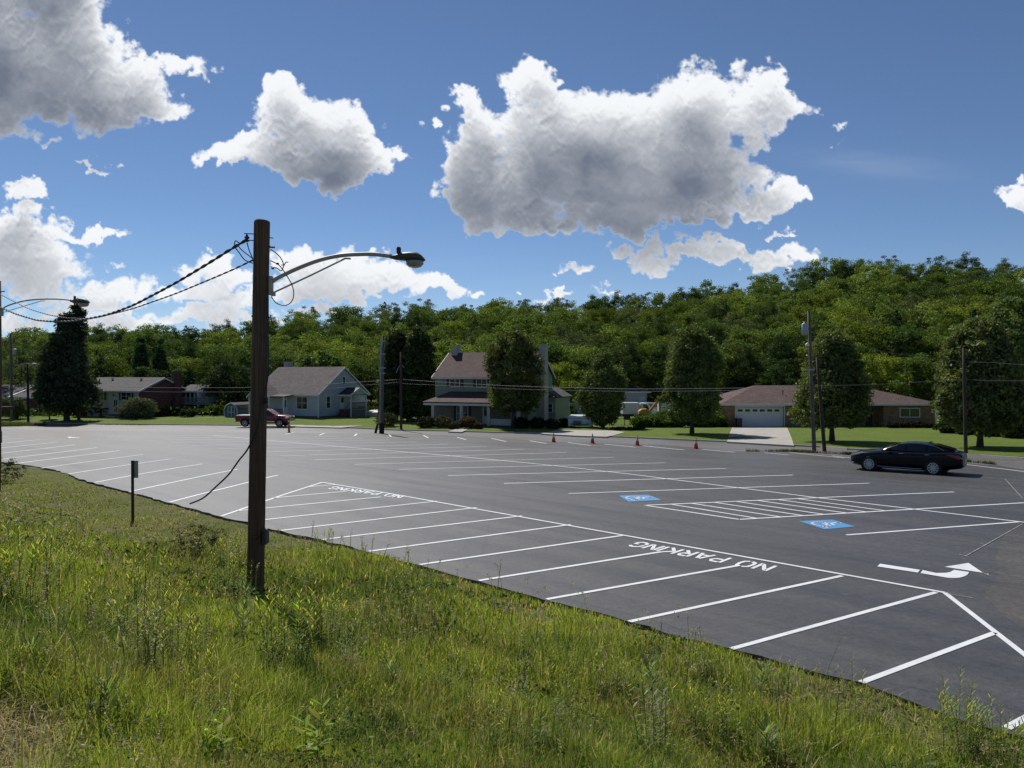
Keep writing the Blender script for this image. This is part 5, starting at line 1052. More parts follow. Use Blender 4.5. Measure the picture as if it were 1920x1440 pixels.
# tank truck at right
t = thing('tank_truck', 'white tank truck parked behind the shrubs right of the brick ranch', 'truck', (X(1757, 92), 92, base(92) + .1), R(3)); M_TW = plain('tank_white', (.62, .64, .67), .35, var=.06)
MB().prism([(0, .5), (1.9, .5), (1.9, 2.5), (.5, 2.5), (.05, 1.6)], 0, 2.2).build('cab', M_TW, t, bevel=.08); MB().prism([(.35, 1.6), (1.6, 1.6), (1.6, 2.25), (.62, 2.25)], -.02, -.004).build('side_window', M_GLASS, t)
MB().lathe([(.5, 2.3), (.85, 2.5), (.95, 3), (.95, 6.4), (.85, 6.9), (.5, 7.1)], 20, 'x', (0, 1.1, 1.55)).build('tank', M_TW, t, True); MB().box(1.9, .3, .5, 7.0, 1.9, .72).build('chassis', M_BLACK, t)
for x in (.9, 4.9, 6.0): MB().lathe([(.2, -.12), (.48, -.1), (.48, .1), (.2, .12)], 16, 'y', (x, .1, .48)).build('wheel', M_BLACK, t)
van(1815, 97, -2, 'pale van behind the large right-hand street tree')
# iron fence
t = thing('iron_fence', 'black iron picket fence behind the concrete drive and camper', 'fence', (X(1143, 83), 83, base(83) + .1)); fw = X(1200, 83) - X(1143, 83); m = MB(); m.box(0, 0, .85, fw, .03, .89).box(0, 0, .15, fw, .03, .19)
for i in range(int(fw / .13)): m.box(i * .13, .006, 0, i * .13 + .02, .024, 1.0)
m.build('pickets', M_BLACK, t)
for i in range(3): MB().box(fw / 2 * i - .04, -.02, 0, fw / 2 * i + .04, .05, 1.1).build('fence_post', M_BLACK, t)

# ============================================================ VEHICLES
def rotz(v, a): c, s = math.cos(a), math.sin(a); return Vector((v[0] * c - v[1] * s, v[0] * s + v[1] * c, v[2] if len(v) > 2 else 0))
def loft(m, secs):
    """secs: list of (x, [(y,z)...]) half sections from bottom centre to top centre, mirrored"""
    n = len(secs[0][1]); vs = []
    for x, h_ in secs:
        full = [(x, y, z) for y, z in h_] + [(x, -y, z) for y, z in reversed(h_)]; vs += full
    k = 2 * n; fs = [(i * k + j, i * k + (j + 1) % k, (i + 1) * k + (j + 1) % k, (i + 1) * k + j) for i in range(len(secs) - 1) for j in range(k)]
    fs += [tuple(range(k)), tuple((len(secs) - 1) * k + j for j in range(k - 1, -1, -1))]; m.add(vs, fs); return m
def smooth_obj(o, ang=35, sub=0):
    if sub: s = o.modifiers.new('sub', 'SUBSURF'); s.levels = sub; s.render_levels = sub
    o.data.polygons.foreach_set('use_smooth', [True] * len(o.data.polygons)); return o
M_TYRE = plain('tyre_rubber', (.014, .014, .014), .8); M_RIM = plain('alloy', (.55, .56, .58), .35, metal=.4, var=.05); M_CHROME = plain('chrome', (.75, .75, .76), .12, metal=1, var=.03)
M_HEAD = plain('headlight_glass', (.62, .60, .52), .12, var=.15, scale=9, coat=1); M_TAIL = plain('tail_lamp_red', (.20, .012, .012), .15, coat=1); M_CARGL = glassm('car_glass', (.006, .007, .009), .04)
def car_wheel(par, x, y, rad, side, wid=.22, spokes=9):
    w = MB(); s = side; w.lathe([(rad * .62, -wid / 2), (rad * .93, -wid / 2), (rad, -wid * .36), (rad, wid * .36), (rad * .93, wid / 2), (rad * .62, wid / 2)], 28, 'y', (x, y, rad)); W = w.build('wheel', M_TYRE, par, True)
    r_ = MB(); yo = y + s * (wid / 2 + .006); r_.lathe([(rad * .60, -.02), (rad * .68, -.02), (rad * .68, .02), (rad * .60, .02), (rad * .60, -.02)], 28, 'y', (x, yo, rad), False); r_.lathe([(rad * .16, -.025), (rad * .16, .025)], 12, 'y', (x, yo, rad))
    for k in range(spokes):
        a = 2 * math.pi * k / spokes; ca, sa = math.cos(a), math.sin(a); q = []
        for rr_, ww in ((rad * .14, .030), (rad * .62, .022)):
            q += [(x + ca * rr_ - sa * ww, yo + s * .012, rad + sa * rr_ + ca * ww), (x + ca * rr_ + sa * ww, yo + s * .012, rad + sa * rr_ - ca * ww)]
        r_.add([(a_, b_ - s * .02, c_) for a_, b_, c_ in q] + q, [(0, 1, 3, 2), (4, 6, 7, 5), (0, 4, 5, 1), (1, 5, 7, 3), (3, 7, 6, 2), (2, 6, 4, 0)])
    r_.build('rim', M_RIM, W); MB().lathe([(rad * .66, -.01), (rad * .66, .01)], 24, 'y', (x, yo - s * .05, rad)).build('brake_disc', M_BLACK, W)
    return W
# ---- black fastback saloon
k = N('black_car_paint'); f = k.noise(3, 3, .5); M_CARBK = k.pr(k.ramp(f, [(.3, (.0015, .0017, .003)), (.7, (.0025, .003, .005))]), .25, None, 0, .3, .12)
fw_, rw_ = gp(1630, 880.6), gp(1752, 892.0); ax = (rw_ - fw_); ax.z = 0; yaw = math.atan2(ax.y, ax.x)
t = thing('black_car', 'black five-door fastback car driving across the far right of the lot', 'car', (0, 0, 0), yaw); out = rotz((0, 1, 0), yaw); WB = 2.80; HW = .93
yaw = R(-38); t.rotation_euler = (0, 0, yaw); t.scale = (.925, .93, 1.0); mid_ = (fw_ + rw_) / 2; org = mid_ - rotz((2.38 * .925, -.80, 0), yaw); t.location = (org.x, org.y, base(org.y) + .003)
def sec(x, zb, w0, zs, w1, zt, w2, crown): return (x, [(0, zb), (w0 * .75, zb), (w0, zb + .10), (w1 * 1.0, zs - .18), (w1, zs - .05), (w1 - .03, zs + .03), (w2, zt - .015), (w2 * .6, zt + crown * .6), (0, zt + crown)])
body = MB(); loft(body, [sec(.0, .34, .50, .50, .52, .60, .48, .01), sec(.05, .26, .66, .56, .70, .70, .62, .02), sec(.22, .22, .82, .64, .84, .80, .74, .03), sec(.55, .20, .90, .74, .91, .875, .80, .035), sec(1.0, .20, .92, .80, .93, .94, .82, .04), sec(1.5, .20, .92, .84, .93, .985, .82, .03),
    sec(2.2, .20, .92, .86, .935, 1.0, .80, .0), sec(3.0, .20, .92, .88, .935, 1.01, .80, .0), sec(3.7, .20, .92, .91, .93, 1.03, .79, .0), sec(4.3, .24, .90, .94, .915, 1.06, .76, .01), sec(4.7, .30, .86, .95, .88, 1.06, .70, .01), sec(4.92, .34, .80, .92, .82, 1.01, .64, .0), sec(5.0, .42, .70, .80, .74, .90, .60, .0)])
smooth_obj(body.build('body', M_CARBK, t), sub=1)
cab = MB(); RF = [(1.36, .97, .76, .60), (1.75, 1.16, .755, .60), (2.15, 1.31, .75, .59), (2.55, 1.385, .745, .58), (3.0, 1.405, .74, .575), (3.4, 1.38, .735, .57), (3.9, 1.30, .725, .56), (4.35, 1.19, .70, .54), (4.72, 1.08, .66, .52)]
loft(cab, [(x, [(0, .93), (wb, .95), (wb * .995, .99), (wt + (wb - wt) * .25, .99 + (z - .99) * .72), (wt, max(.992, z - .035)), (wt * .7, z), (0, z + .012)]) for x, z, wb, wt in RF]); smooth_obj(cab.build('cabin', M_CARBK, t), sub=1)
def cab_y(x, z):
    xs_ = [r__[0] for r__ in RF]; zt = float(np.interp(x, xs_, [r__[1] for r__ in RF])); wb = float(np.interp(x, xs_, [r__[2] for r__ in RF])); wt = float(np.interp(x, xs_, [r__[3] for r__ in RF])); k_ = min(1, max(0, (z - .97) / max(.05, zt - .03 - .97))); return wb + (wt - wb) * k_ ** 1.25 + .012
def side_patch(par, name, poly, mat, s, off=0.0, thick=None):
    """polygon in (x,z) wrapped on the cabin side, cut into strips"""
    bm = bmesh.new(); bm.faces.new([bm.verts.new((x, 0, z)) for x, z in poly]); 
    for q in np.arange(1.0, 4.9, .15): bmesh.ops.bisect_plane(bm, geom=bm.verts[:] + bm.edges[:] + bm.faces[:], plane_co=(q, 0, 0), plane_no=(1, 0, 0))
    for q in np.arange(.9, 1.5, .06): bmesh.ops.bisect_plane(bm, geom=bm.verts[:] + bm.edges[:] + bm.faces[:], plane_co=(0, 0, q), plane_no=(0, 0, 1))
    for v in bm.verts: v.co.y = s * (cab_y(v.co.x, v.co.z) + off)
    me = bpy.data.meshes.new(name); bm.to_mesh(me); bm.free(); me.materials.append(mat); o = bpy.data.objects.new(name, me); COL.objects.link(o); o.parent = par; return o
for s in (1, -1):
    side_patch(t, 'side_window', [(1.72, 1.02), (2.55, 1.03), (2.55, 1.33), (2.25, 1.275)], M_CARGL, s, .004)
    side_patch(t, 'side_window', [(2.63, 1.03), (3.42, 1.045), (3.42, 1.325), (2.63, 1.335)], M_CARGL, s, .004)
    side_patch(t, 'side_window', [(3.49, 1.05), (4.12, 1.09), (3.9, 1.215), (3.49, 1.31)], M_CARGL, s, .004)
    tr = MB(); tr.tube([(x, s * (cab_y(x, z) + .008), z) for x, z in ((1.62, 1.0), (1.9, 1.155), (2.25, 1.30), (2.6, 1.362), (3.0, 1.375), (3.4, 1.345), (3.85, 1.26), (4.2, 1.10))], .007, 5).build('window_trim', M_CHROME, t)
    for x in (2.32, 3.42): MB().tube([(x, s * .945, .90), (x + .04, s * .965, .905), (x + .17, s * .965, .91), (x + .2, s * .945, .91)], .014, 6).build('door_handle', M_CHROME, t)
    MB().tube([(1.35, s * .935, .27), (3.3, s * .935, .26)], .018, 6).build('sill_trim', M_CHROME, t)
    MB().tube([(2.6, s * .942, .30), (2.59, s * .942, .6), (2.6, s * .936, .95)], .004, 4).tube([(1.45, s * .942, .3), (1.5, s * .940, .6), (1.62, s * .92, .93)], .004, 4).build('door_gap', M_SHADE, t)
    for x in (.98, .98 + WB): MB().lathe([(.37, -.012), (.395, -.012), (.395, .012), (.37, .012)], 30, 'y', (x, s * .918, .35)).lathe([(.37, -.01), (.37, .004)], 30, 'y', (x, s * .918, .35)).build('wheel_arch_shade', M_SHADE, t); car_wheel(t, x, s * .872, .345, s, .20, 10)  # dark disc on the body paints in wheel-well shade, no opening cut
    MB().prism([(.10, .70), (.18, .76), (.62, .86), (.70, .84), (.50, .75), (.2, .68)], s * .70, s * .915).build('headlight', M_HEAD, t, bevel=.02)
    MB().prism([(4.30, .95), (4.86, .93), (4.97, .80), (4.86, .76), (4.55, .86)], s * .66, s * .905).build('tail_light', M_TAIL, t, bevel=.02)
    MB().tube([(.03, s * .45, .40), (.09, s * .66, .38), (.22, s * .80, .37)], .022, 6).build('bumper_trim', M_CHROME, t)
    MB().prism([(1.75, 1.0), (1.93, 1.01), (1.95, 1.12), (1.8, 1.12)], s * .80, s * .98).build('wing_mirror', M_CARBK, t, bevel=.02)
def cross_patch(par, name, x0, x1, mat, y=.56, off=.012):
    xs_ = np.linspace(x0, x1, 7); vs = []; 
    for x in xs_:
        z = float(np.interp(x, [r__[0] for r__ in RF], [r__[1] for r__ in RF]))
        for k_ in (-1, -.5, 0, .5, 1): vs.append((x, y * k_, z + .012 + off - .012 * abs(k_)))
    m = MB(); m.add(vs, [(i * 5 + j, i * 5 + j + 1, i * 5 + j + 6, i * 5 + j + 5) for i in range(6) for j in range(4)]); m.build(name, mat, par, True)
cross_patch(t, 'windshield', 1.42, 2.25, M_CARGL); cross_patch(t, 'rear_window', 3.75, 4.6, M_CARGL, .5); MB().prism([(3.42, 1.395), (3.55, 1.45), (3.68, 1.385)], -.02, .02).build('roof_antenna', M_CARBK, t)
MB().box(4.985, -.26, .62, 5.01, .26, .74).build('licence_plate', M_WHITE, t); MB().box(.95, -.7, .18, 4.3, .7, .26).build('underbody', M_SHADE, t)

# ---- red pickup
M_RED = plain('pickup_red', (.21, .006, .006), .3, var=.1, coat=.5); d0 = 84.0
t = thing('pickup_truck', 'dark red pickup truck with a grey bed cover parked at the pale blue house', 'pickup truck', (X(447.5, d0), d0, base(d0) + .10), R(-3)); 
# x runs rear (0) to front (6.0)
MB().prism([(.05, .62), (.0, .75), (.03, 1.18), (2.05, 1.2), (2.05, .55), (.3, .55)], -.98, .98).build('cargo_bed', M_RED, t, bevel=.05); MB().box(.03, -.95, 1.18, 2.0, .95, 1.27).build('bed_cover', plain('bed_cover_grey', (.38, .38, .38), .6), t)
cb_ = MB(); loft(cb_, [(x, [(0, .5), (.9, .5), (.98, .62), (.99, 1.05), (.96, 1.2), (wt, z - .04), (wt * .8, z), (0, z + .02)]) for x, z, wt in ((2.08, 1.85, .76), (2.2, 1.90, .76), (2.9, 1.93, .76), (3.5, 1.91, .76), (3.95, 1.62, .84), (4.35, 1.31, .92))]); cb_.build('cab', M_RED, t, True)
hd = MB(); loft(hd, [(x, [(0, .5), (w * .93, .5), (w, .62), (w, z - .15), (w * .93, z - .02), (w * .7, z), (0, z + .03)]) for x, z, w in ((4.3, 1.32, .98), (4.9, 1.28, .985), (5.5, 1.24, .98), (5.85, 1.18, .95), (5.98, 1.0, .92))]); hd.build('bonnet', M_RED, t, True)
for s in (-1, 1):
    for poly in ([(2.25, 1.24), (2.95, 1.24), (2.95, 1.78), (2.35, 1.78)], [(3.05, 1.24), (4.1, 1.24), (3.55, 1.75), (3.05, 1.78)]):
        m = MB(); m.add([(x, s * (.965 - (z - 1.2) / .7 * .175 + .012), z) for x, z in poly], [(0, 1, 2, 3)]); m.build('side_window', M_CARGL, t)
    MB().box(1.6, s * .97 - .015, .52, 4.4, s * .97 + .015, .64).build('rocker_trim', M_CHROME, t); MB().box(5.55, s * .93 - .05, .92, 5.96, s * .93 + .045, 1.12).build('headlight', M_HEAD, t, bevel=.02); MB().box(-.03, s * .88 - .08, .8, .1, s * .88 + .1, 1.1).build('tail_light', M_TAIL, t)
    for x in (1.1, 4.95): MB().lathe([(.5, -.01), (.5, .01)], 24, 'y', (x, s * .985, .50)).build('wheel_arch_shade', M_SHADE, t); car_wheel(t, x, s * .91, .41, s, .26, 6)  # pickup arches are dark discs, the hollow's shade given as colour
m = MB(); m.add([(3.55, -.7, 1.89), (3.55, .7, 1.89), (4.32, .86, 1.36), (4.32, -.86, 1.36)], [(0, 1, 2, 3)]); m.build('windshield', M_CARGL, t)
MB().box(5.93, -.6, .78, 6.02, .6, 1.12).build('grille', M_CHROME, t); MB().box(5.85, -.95, .52, 6.1, .95, .74).build('front_bumper', M_CHROME, t, bevel=.04); MB().box(-.12, -.92, .5, .04, .92, .68).build('rear_bumper', M_CHROME, t, bevel=.03); MB().box(.4, -.6, .35, 5.6, .6, .55).build('chassis', M_BLACK, t)
# ---- folded camper trailer
M_CAMP = plain('camper_white', (.62, .65, .69), .4, var=.05); t = thing('folding_camper', 'white folded pop-up camper trailer parked on the concrete drive', 'camper trailer', (X(1065, 79), 79, base(79) + .12), R(-10))
t.scale = (1.08, 1, 1.06); MB().box(0, 0, .2, 2.35, 3.0, .95).build('body', M_CAMP, t, bevel=.04); MB().box(-.03, -.05, .97, 2.4, 3.1, 1.22).build('roof', M_CAMP, t, bevel=.08); MB().box(.03, .03, .952, 2.32, 2.97, .968).build('seal', M_BLACK, t)
MB().box(.55, -.45, .45, 1.25, -.02, .75).build('gas_bottle_box', plain('camper_grey', (.12, .12, .13)), t); MB().tube([(.3, 0, .42), (1.15, -1.2, .42), (2.0, 0, .42)], .04, 6).tube([(1.15, -1.15, .42), (1.15, -1.15, .02)], .03, 6).build('tow_bar', M_BLACK, t)
for x in (.15, 2.2): MB().lathe([(.1, -.09), (.28, -.08), (.28, .08), (.1, .09)], 14, 'x', (x, 1.7, .28)).build('wheel', M_TYRE, t)
MB().tube([(2.1, .1, .42), (2.1, .1, .0)], .03, 6).build('jack', M_GALV, t)

# ============================================================ STREET FURNITURE
# cones
M_CONE = plain('cone_orange', (.55, .06, .025), .5, var=.1); M_CBAND = plain('cone_band', (.66, .66, .66), .4)
cone_t = thing('traffic_cone', '', 'traffic cone'); MB().box(-.19, -.19, 0, .19, .19, .035).build('base', M_CONE, cone_t, bevel=.01); MB().lathe([(.15, .036), (.115, .25), (.06, .54), (.032, .72), (.028, .725)], 18).build('cone_body', M_CONE, cone_t, True)
MB().lathe([(.0975, .36), (.0685, .50)], 18).build('upper_band', M_CBAND, cone_t); MB().lathe([(.057, .57), (.0435, .66)], 18).build('upper_band', M_CBAND, cone_t)
for i, (px, py, lab) in enumerate([(1038, 829, 'smallest traffic cone, in front of the white camper driveway'), (1111, 831.5, 'traffic cone second along the row, right of the camper'), (1195, 835.5, 'traffic cone third along the row, below the yellow excavator'), (1305, 841.5, 'largest and nearest traffic cone, below the lone oval tree')]):
    o = cone_t if i == 0 else copy_tree(cone_t); o.location = gp(px, py); o.rotation_euler = (0, 0, i * .4); tag(o, lab, 'traffic cone', 'orange cones along the street')
# hydrant
p = gp(542, 811); t = thing('fire_hydrant', 'tan and orange fire hydrant at the lot edge near the pickup', 'fire hydrant', p); M_HYD = plain('hydrant_tan', (.42, .22, .10), .6)
MB().lathe([(.17, 0), (.17, .05), (.11, .06), (.11, .55), (.15, .56), (.15, .62), (.13, .66), (.09, .74), (.03, .78), (.03, .84)], 14).build('barrel', M_HYD, t, True); MB().lathe([(.06, -.2), (.06, .2)], 10, 'x', (0, 0, .48)).lathe([(.075, -.2), (.075, 0)], 10, 'y', (0, 0, .44)).build('outlet_caps', plain('hydrant_red', (.30, .06, .03), .6), t)
# poles
M_PGREY = woodpole('grey_pole', (.09, .08, .07), (.19, .17, .15)); M_PBRN = woodpole('brown_pole', (.035, .024, .018), (.095, .065, .045)); M_PDARK = woodpole('dark_pole', (.012, .010, .009), (.035, .028, .022)); M_MAIN = woodpole('weathered_pole', (.045, .025, .016), (.20, .118, .074))
def upole(bx, by, tx, ty, wpx, lab, mat, name='utility_pole', zf=gp, n=12, cat='utility pole'):
    p = zf(bx, by); d = p.y; t = thing(name, lab, cat, p); top = Vector((X(tx, d) - p.x, 0, Z(ty, d) - p.z)); r_ = wpx / 2 / F * d; MB().tube([(0, 0, -.3)] + [tuple(top * q) for q in (.02, .25, .5, .75, 1)], [r_ * 1.12, r_ * 1.1, r_ * 1.03, r_ * .97, r_ * .9, r_ * .82], n).build('shaft', mat, t, True); return t, p, d
def loc(t, px, py, dd=0.0):
    """local coordinates, inside thing t, of what shows at pixel px,py at that thing's depth (+dd)"""
    d = t.location.y + dd; return Vector((X(px, d), d, Z(py, d))) - Vector(t.location)
u, p, d = upole(22, 789, 21, 625, 4.6, 'pale grey utility pole with a transformer at the far left', M_PGREY, zf=gl); q = loc(u, 28, 660, -.2); MB().lathe([(.22, -.35), (.24, -.3), (.24, .35), (.15, .42)], 12, 'z', q).build('transformer', M_GALV, u)
MB().tube([loc(u, a, b) for a, b in ((23, 690), (32, 684), (45, 681), (60, 682))], .05, 6).build('lamp_arm', M_GALV, u); MB().lathe([(.05, -.3), (.16, -.1), (.16, .2), (.05, .35)], 8, 'x', loc(u, 63, 683)).build('lamp_head', M_GALV, u)
upole(53, 793, 52, 683, 4.2, 'thin dark wooden pole right of the far-left utility pole', M_PDARK, zf=gl)
u, p, d = upole(715.5, 813, 719, 630, 5.4, 'grey utility pole with a dark base at the centre of the street', M_PGREY); MB().tube([(0, 0, -.1), tuple(loc(u, 716, 793))], .24, 10).build('dark_base', M_PDARK, u); q0, q1 = loc(u, 713, 800, .25), loc(u, 714.5, 645, .25); MB().tube([q0, q1], .09, 8).build('riser_pipe', M_GALV, u)
for i, yy in enumerate((640, 664, 690, 700)): q = loc(u, 717.5, yy); MB().box(q.x - .3, q.y - .3, q.z - .05, q.x + .3, q.y - .2, q.z + .05).build('bracket', M_GALV, u)
t_, p_, _d = upole(704, 812, 708, 794, 4.6, 'short leaning dark post beside the grey utility pole', M_PDARK, name='wooden_post', cat='post')
u, p, d = upole(752, 805, 752, 660, 4.6, 'thin brown utility pole between the twin dark trees', M_PBRN, zf=gl); MB().tube([loc(u, 751, 684), loc(u, 747, 690), loc(u, 743, 699)], .035, 5).tube([loc(u, 753, 684), loc(u, 757, 689)], .035, 5).build('brace', M_GALV, u)
u5, p5, d5 = upole(1527, 847, 1515.5, 583, 6.6, 'tall grey utility pole with a transformer and lamp left of the black car', M_PGREY)
q = loc(u5, 1507.5, 617, -.1); MB().lathe([(.13, -.34), (.155, -.32), (.155, .30), (.10, .36), (.03, .36), (.03, .46)], 14, 'z', q).build('transformer', plain('transformer_blue_grey', (.34, .40, .47), .45), u5, True); MB().box(q.x + .1, q.y - .03, q.z - .15, q.x + .3, q.y + .03, q.z - .08).box(q.x + .1, q.y - .03, q.z + .12, q.x + .3, q.y + .03, q.z + .18).build('bracket', M_GALV, u5)
q = loc(u5, 1513.5, 646, -.25); MB().lathe([(.10, -.10), (.13, -.04), (.09, .06), (.03, .10)], 12, 'z', q).build('lamp_head', plain('lamp_white', (.75, .77, .8), .3), u5, True); q = loc(u5, 1517, 693); MB().box(q.x - .28, q.y - .2, q.z - .05, q.x + .28, q.y - .1, q.z + .05).build('crossarm', M_GALV, u5)
MB().tube([loc(u5, 1524, 846, -.13), loc(u5, 1519, 720, -.13)], .022, 6).build('riser_pipe', M_PGREY, u5)
upole(1546, 846, 1532, 670, 6.6, 'brown leaning pole beside the tall grey utility pole', M_PBRN); u7, p7, d7 = upole(1811, 853, 1806.5, 652, 6.2, 'slim brown utility pole behind the black car', M_PBRN)
# overhead wires: straight in plan, sagging as photographed
M_WIRE = plain('service_wire', (.16, .16, .16), .5); M_CABLE = plain('black_cable', (.010, .010, .011), .5)
def wire(A, B, tab, rad, lab, mat=None, n=60, twist=0.0, name='overhead_wire'):
    """A,B = (pixel x, depth) of the two ends"""
    P0 = Vector((X(*A), A[1])); P1 = Vector((X(*B), B[1])); pts = []; xs_ = [q[0] for q in tab]; ys_ = [q[1] for q in tab]; inc = xs_[0] < xs_[-1]
    for i in range(n + 1):
        p = P0.lerp(P1, i / n); px = CX + F * p.x / p.y; py = float(np.interp(px, xs_ if inc else xs_[::-1], ys_ if inc else ys_[::-1])); pts.append(Vector((p.x, p.y, Z(py, p.y))))
    for _ in range(4): pts = [pts[0]] + [(pts[i - 1] + pts[i] * 2 + pts[i + 1]) / 4 for i in range(1, len(pts) - 1)] + [pts[-1]]
    m = MB(); o0 = pts[0].copy()
    if twist:
        for ph in (0, math.pi):
            q = []; run = 0
            for i in range(len(pts) - 1):
                L = (pts[i + 1] - pts[i]).length; k_ = max(2, int(L / .05)); tn = (pts[i + 1] - pts[i]).normalized(); a = Vector((0, 0, 1)).cross(tn).normalized(); b = tn.cross(a)
                for j in range(k_): c = pts[i].lerp(pts[i + 1], j / k_); ang = (run + L * j / k_) * twist + ph; q.append(c + (a * math.cos(ang) + b * math.sin(ang)) * rad * .9 - o0)
                run += L
            m.tube(q, rad, 5)
    else: m.tube([p - o0 for p in pts], rad, 5)
    o = m.build(name, mat or M_WIRE, None, True); o.location = o0; tag(o, lab, 'overhead wire'); return o
wire((86, 99), (752, 77), [(86, 711), (160, 719), (217, 725.5), (300, 727), (440, 727), (560, 724), (690, 715), (752, 711.5)], .018, 'pale wire sagging across the split-level house roof to the brown pole')
wire((150, 98), (752, 78), [(150, 722), (217, 731), (300, 735), (440, 735), (560, 733), (690, 722), (752, 716)], .012, 'thin lower wire across the split-level and pale blue houses')
wire((752, 77), (1517, d5), [(752, 711.5), (836, 717), (951, 723.5), (1051, 726.5), (1180, 729.5), (1327, 728.7), (1432, 726.7), (1520, 723.6)], .015, 'pale wire crossing in front of the green house and garage roof')
wire((752, 77.3), (1517, d5 + .2), [(752, 719), (836, 723), (951, 729), (1051, 732), (1180, 734), (1327, 733), (1432, 731), (1520, 728)], .010, 'thin second wire just below the one before the green house')
wire((1518, d5), (1807, d7), [(1518, 723.8), (1645, 721), (1728, 716), (1775, 713), (1807, 711)], .011, 'low wire from the grey pole over the brick ranch roof')
wire((1516, d5), (1807, d7), [(1516, 629), (1544, 635.5), (1659, 660), (1751, 673), (1807, 678)], .009, 'upper wire descending to the right between the two right-hand poles')
wire((1807, d7), (2050, d7 - 5), [(1807, 678), (1860, 680), (1920, 684), (2050, 690)], .009, 'upper wire leaving the slim pole past the right edge'); wire((1807, d7), (2050, d7 - 5), [(1807, 711), (1850, 714), (1920, 714), (2050, 716)], .010, 'lower wire leaving the slim pole past the right edge')

# ---- the near lamp pole
DP = 13.3; b0 = Vector((X(476, DP), DP, 0)); b0.z = float(groundz(np.array([b0.x]), np.array([b0.y]))[0]); t = thing('lamp_pole', 'weathered dark wooden pole with a curved lamp arm standing in the grass', 'lamp pole', b0); nearpole = t
def lp(px, py, dd=0.0): return loc(t, px, py, dd)
rr = random.Random(3); m = MB(); pts = []; rads = []
for i in range(29):
    f_ = i / 28; pts.append(lp(476 + (492.3 - 476) * f_, 1150 + (418 - 1150) * f_)); rads.append((.148 - .014 * f_) * (1 + rr.uniform(-.012, .012)))
n = 28; vs = []; ph = [rr.uniform(0, 6.28) for _ in range(5)]
for p_, r_ in zip(pts, rads):
    for k_ in range(n):
        a = 2 * math.pi * k_ / n; g_ = 1 + .018 * math.sin(5 * a + ph[0] + p_.z * .3) + .012 * math.sin(9 * a + ph[1] - p_.z * .5) - (.05 if k_ in (9, 20) and p_.z > 1 else 0); vs.append((p_.x + math.cos(a) * r_ * g_, p_.y + math.sin(a) * r_ * g_, p_.z))
top = pts[-1]
for f_, dz in ((.93, .025), (.6, .045)):
    for k_ in range(n): a = 2 * math.pi * k_ / n; vs.append((top.x + math.cos(a) * .134 * f_, top.y + math.sin(a) * .134 * f_, top.z + dz + rr.uniform(-.01, .01)))
rows_ = len(vs) // n; fs = [(i * n + k_, i * n + (k_ + 1) % n, (i + 1) * n + (k_ + 1) % n, (i + 1) * n + k_) for i in range(rows_ - 1) for k_ in range(n)] + [tuple((rows_ - 1) * n + k_ for k_ in range(n))]
m.add(vs, fs); m.build('shaft', M_MAIN, t, True)
# arm, strut, plate
M_ARM = plain('arm_metal', (.42, .39, .35), .55, metal=.1)
def curve_pts(ctrl, n=24):
    xs_ = [c[0] for c in ctrl]; out_ = []
    P = [Vector((c[0], c[1])) for c in ctrl]
    for i in range(len(P) - 1):
        p0, p1, p2, p3 = P[max(i - 1, 0)], P[i], P[i + 1], P[min(i + 2, len(P) - 1)]
        for j in range(n // (len(P) - 1) + 1):
            q = j / (n // (len(P) - 1) + 1); out_.append(.5 * ((2 * p1) + (p2 - p0) * q + (2 * p0 - 5 * p1 + 4 * p2 - p3) * q * q + (3 * p1 - p0 - 3 * p2 + p3) * q ** 3))
    return out_ + [P[-1]]
MB().tube([lp(q.x, q.y) for q in curve_pts([(508, 531), (522, 521), (560, 503), (600, 488), (640, 479.5), (680, 477), (705, 477.5), (735, 481)])], .036, 10).build('lamp_arm', M_ARM, t, True)
MB().tube([lp(513, 549), lp(580, 518), lp(648, 485), lp(658, 485.5)], .017, 7).build('arm_strut', M_ARM, t)
q = lp(508.5, 536); MB().box(q.x - .02, q.y - .06, q.z - .17, q.x + .03, q.y + .06, q.z + .17).build('arm_bracket', M_ARM, t, bevel=.01); q = lp(513, 552); MB().box(q.x - .03, q.y - .04, q.z - .03, q.x + .03, q.y + .04, q.z + .03).build('strut_bracket', M_ARM, t)
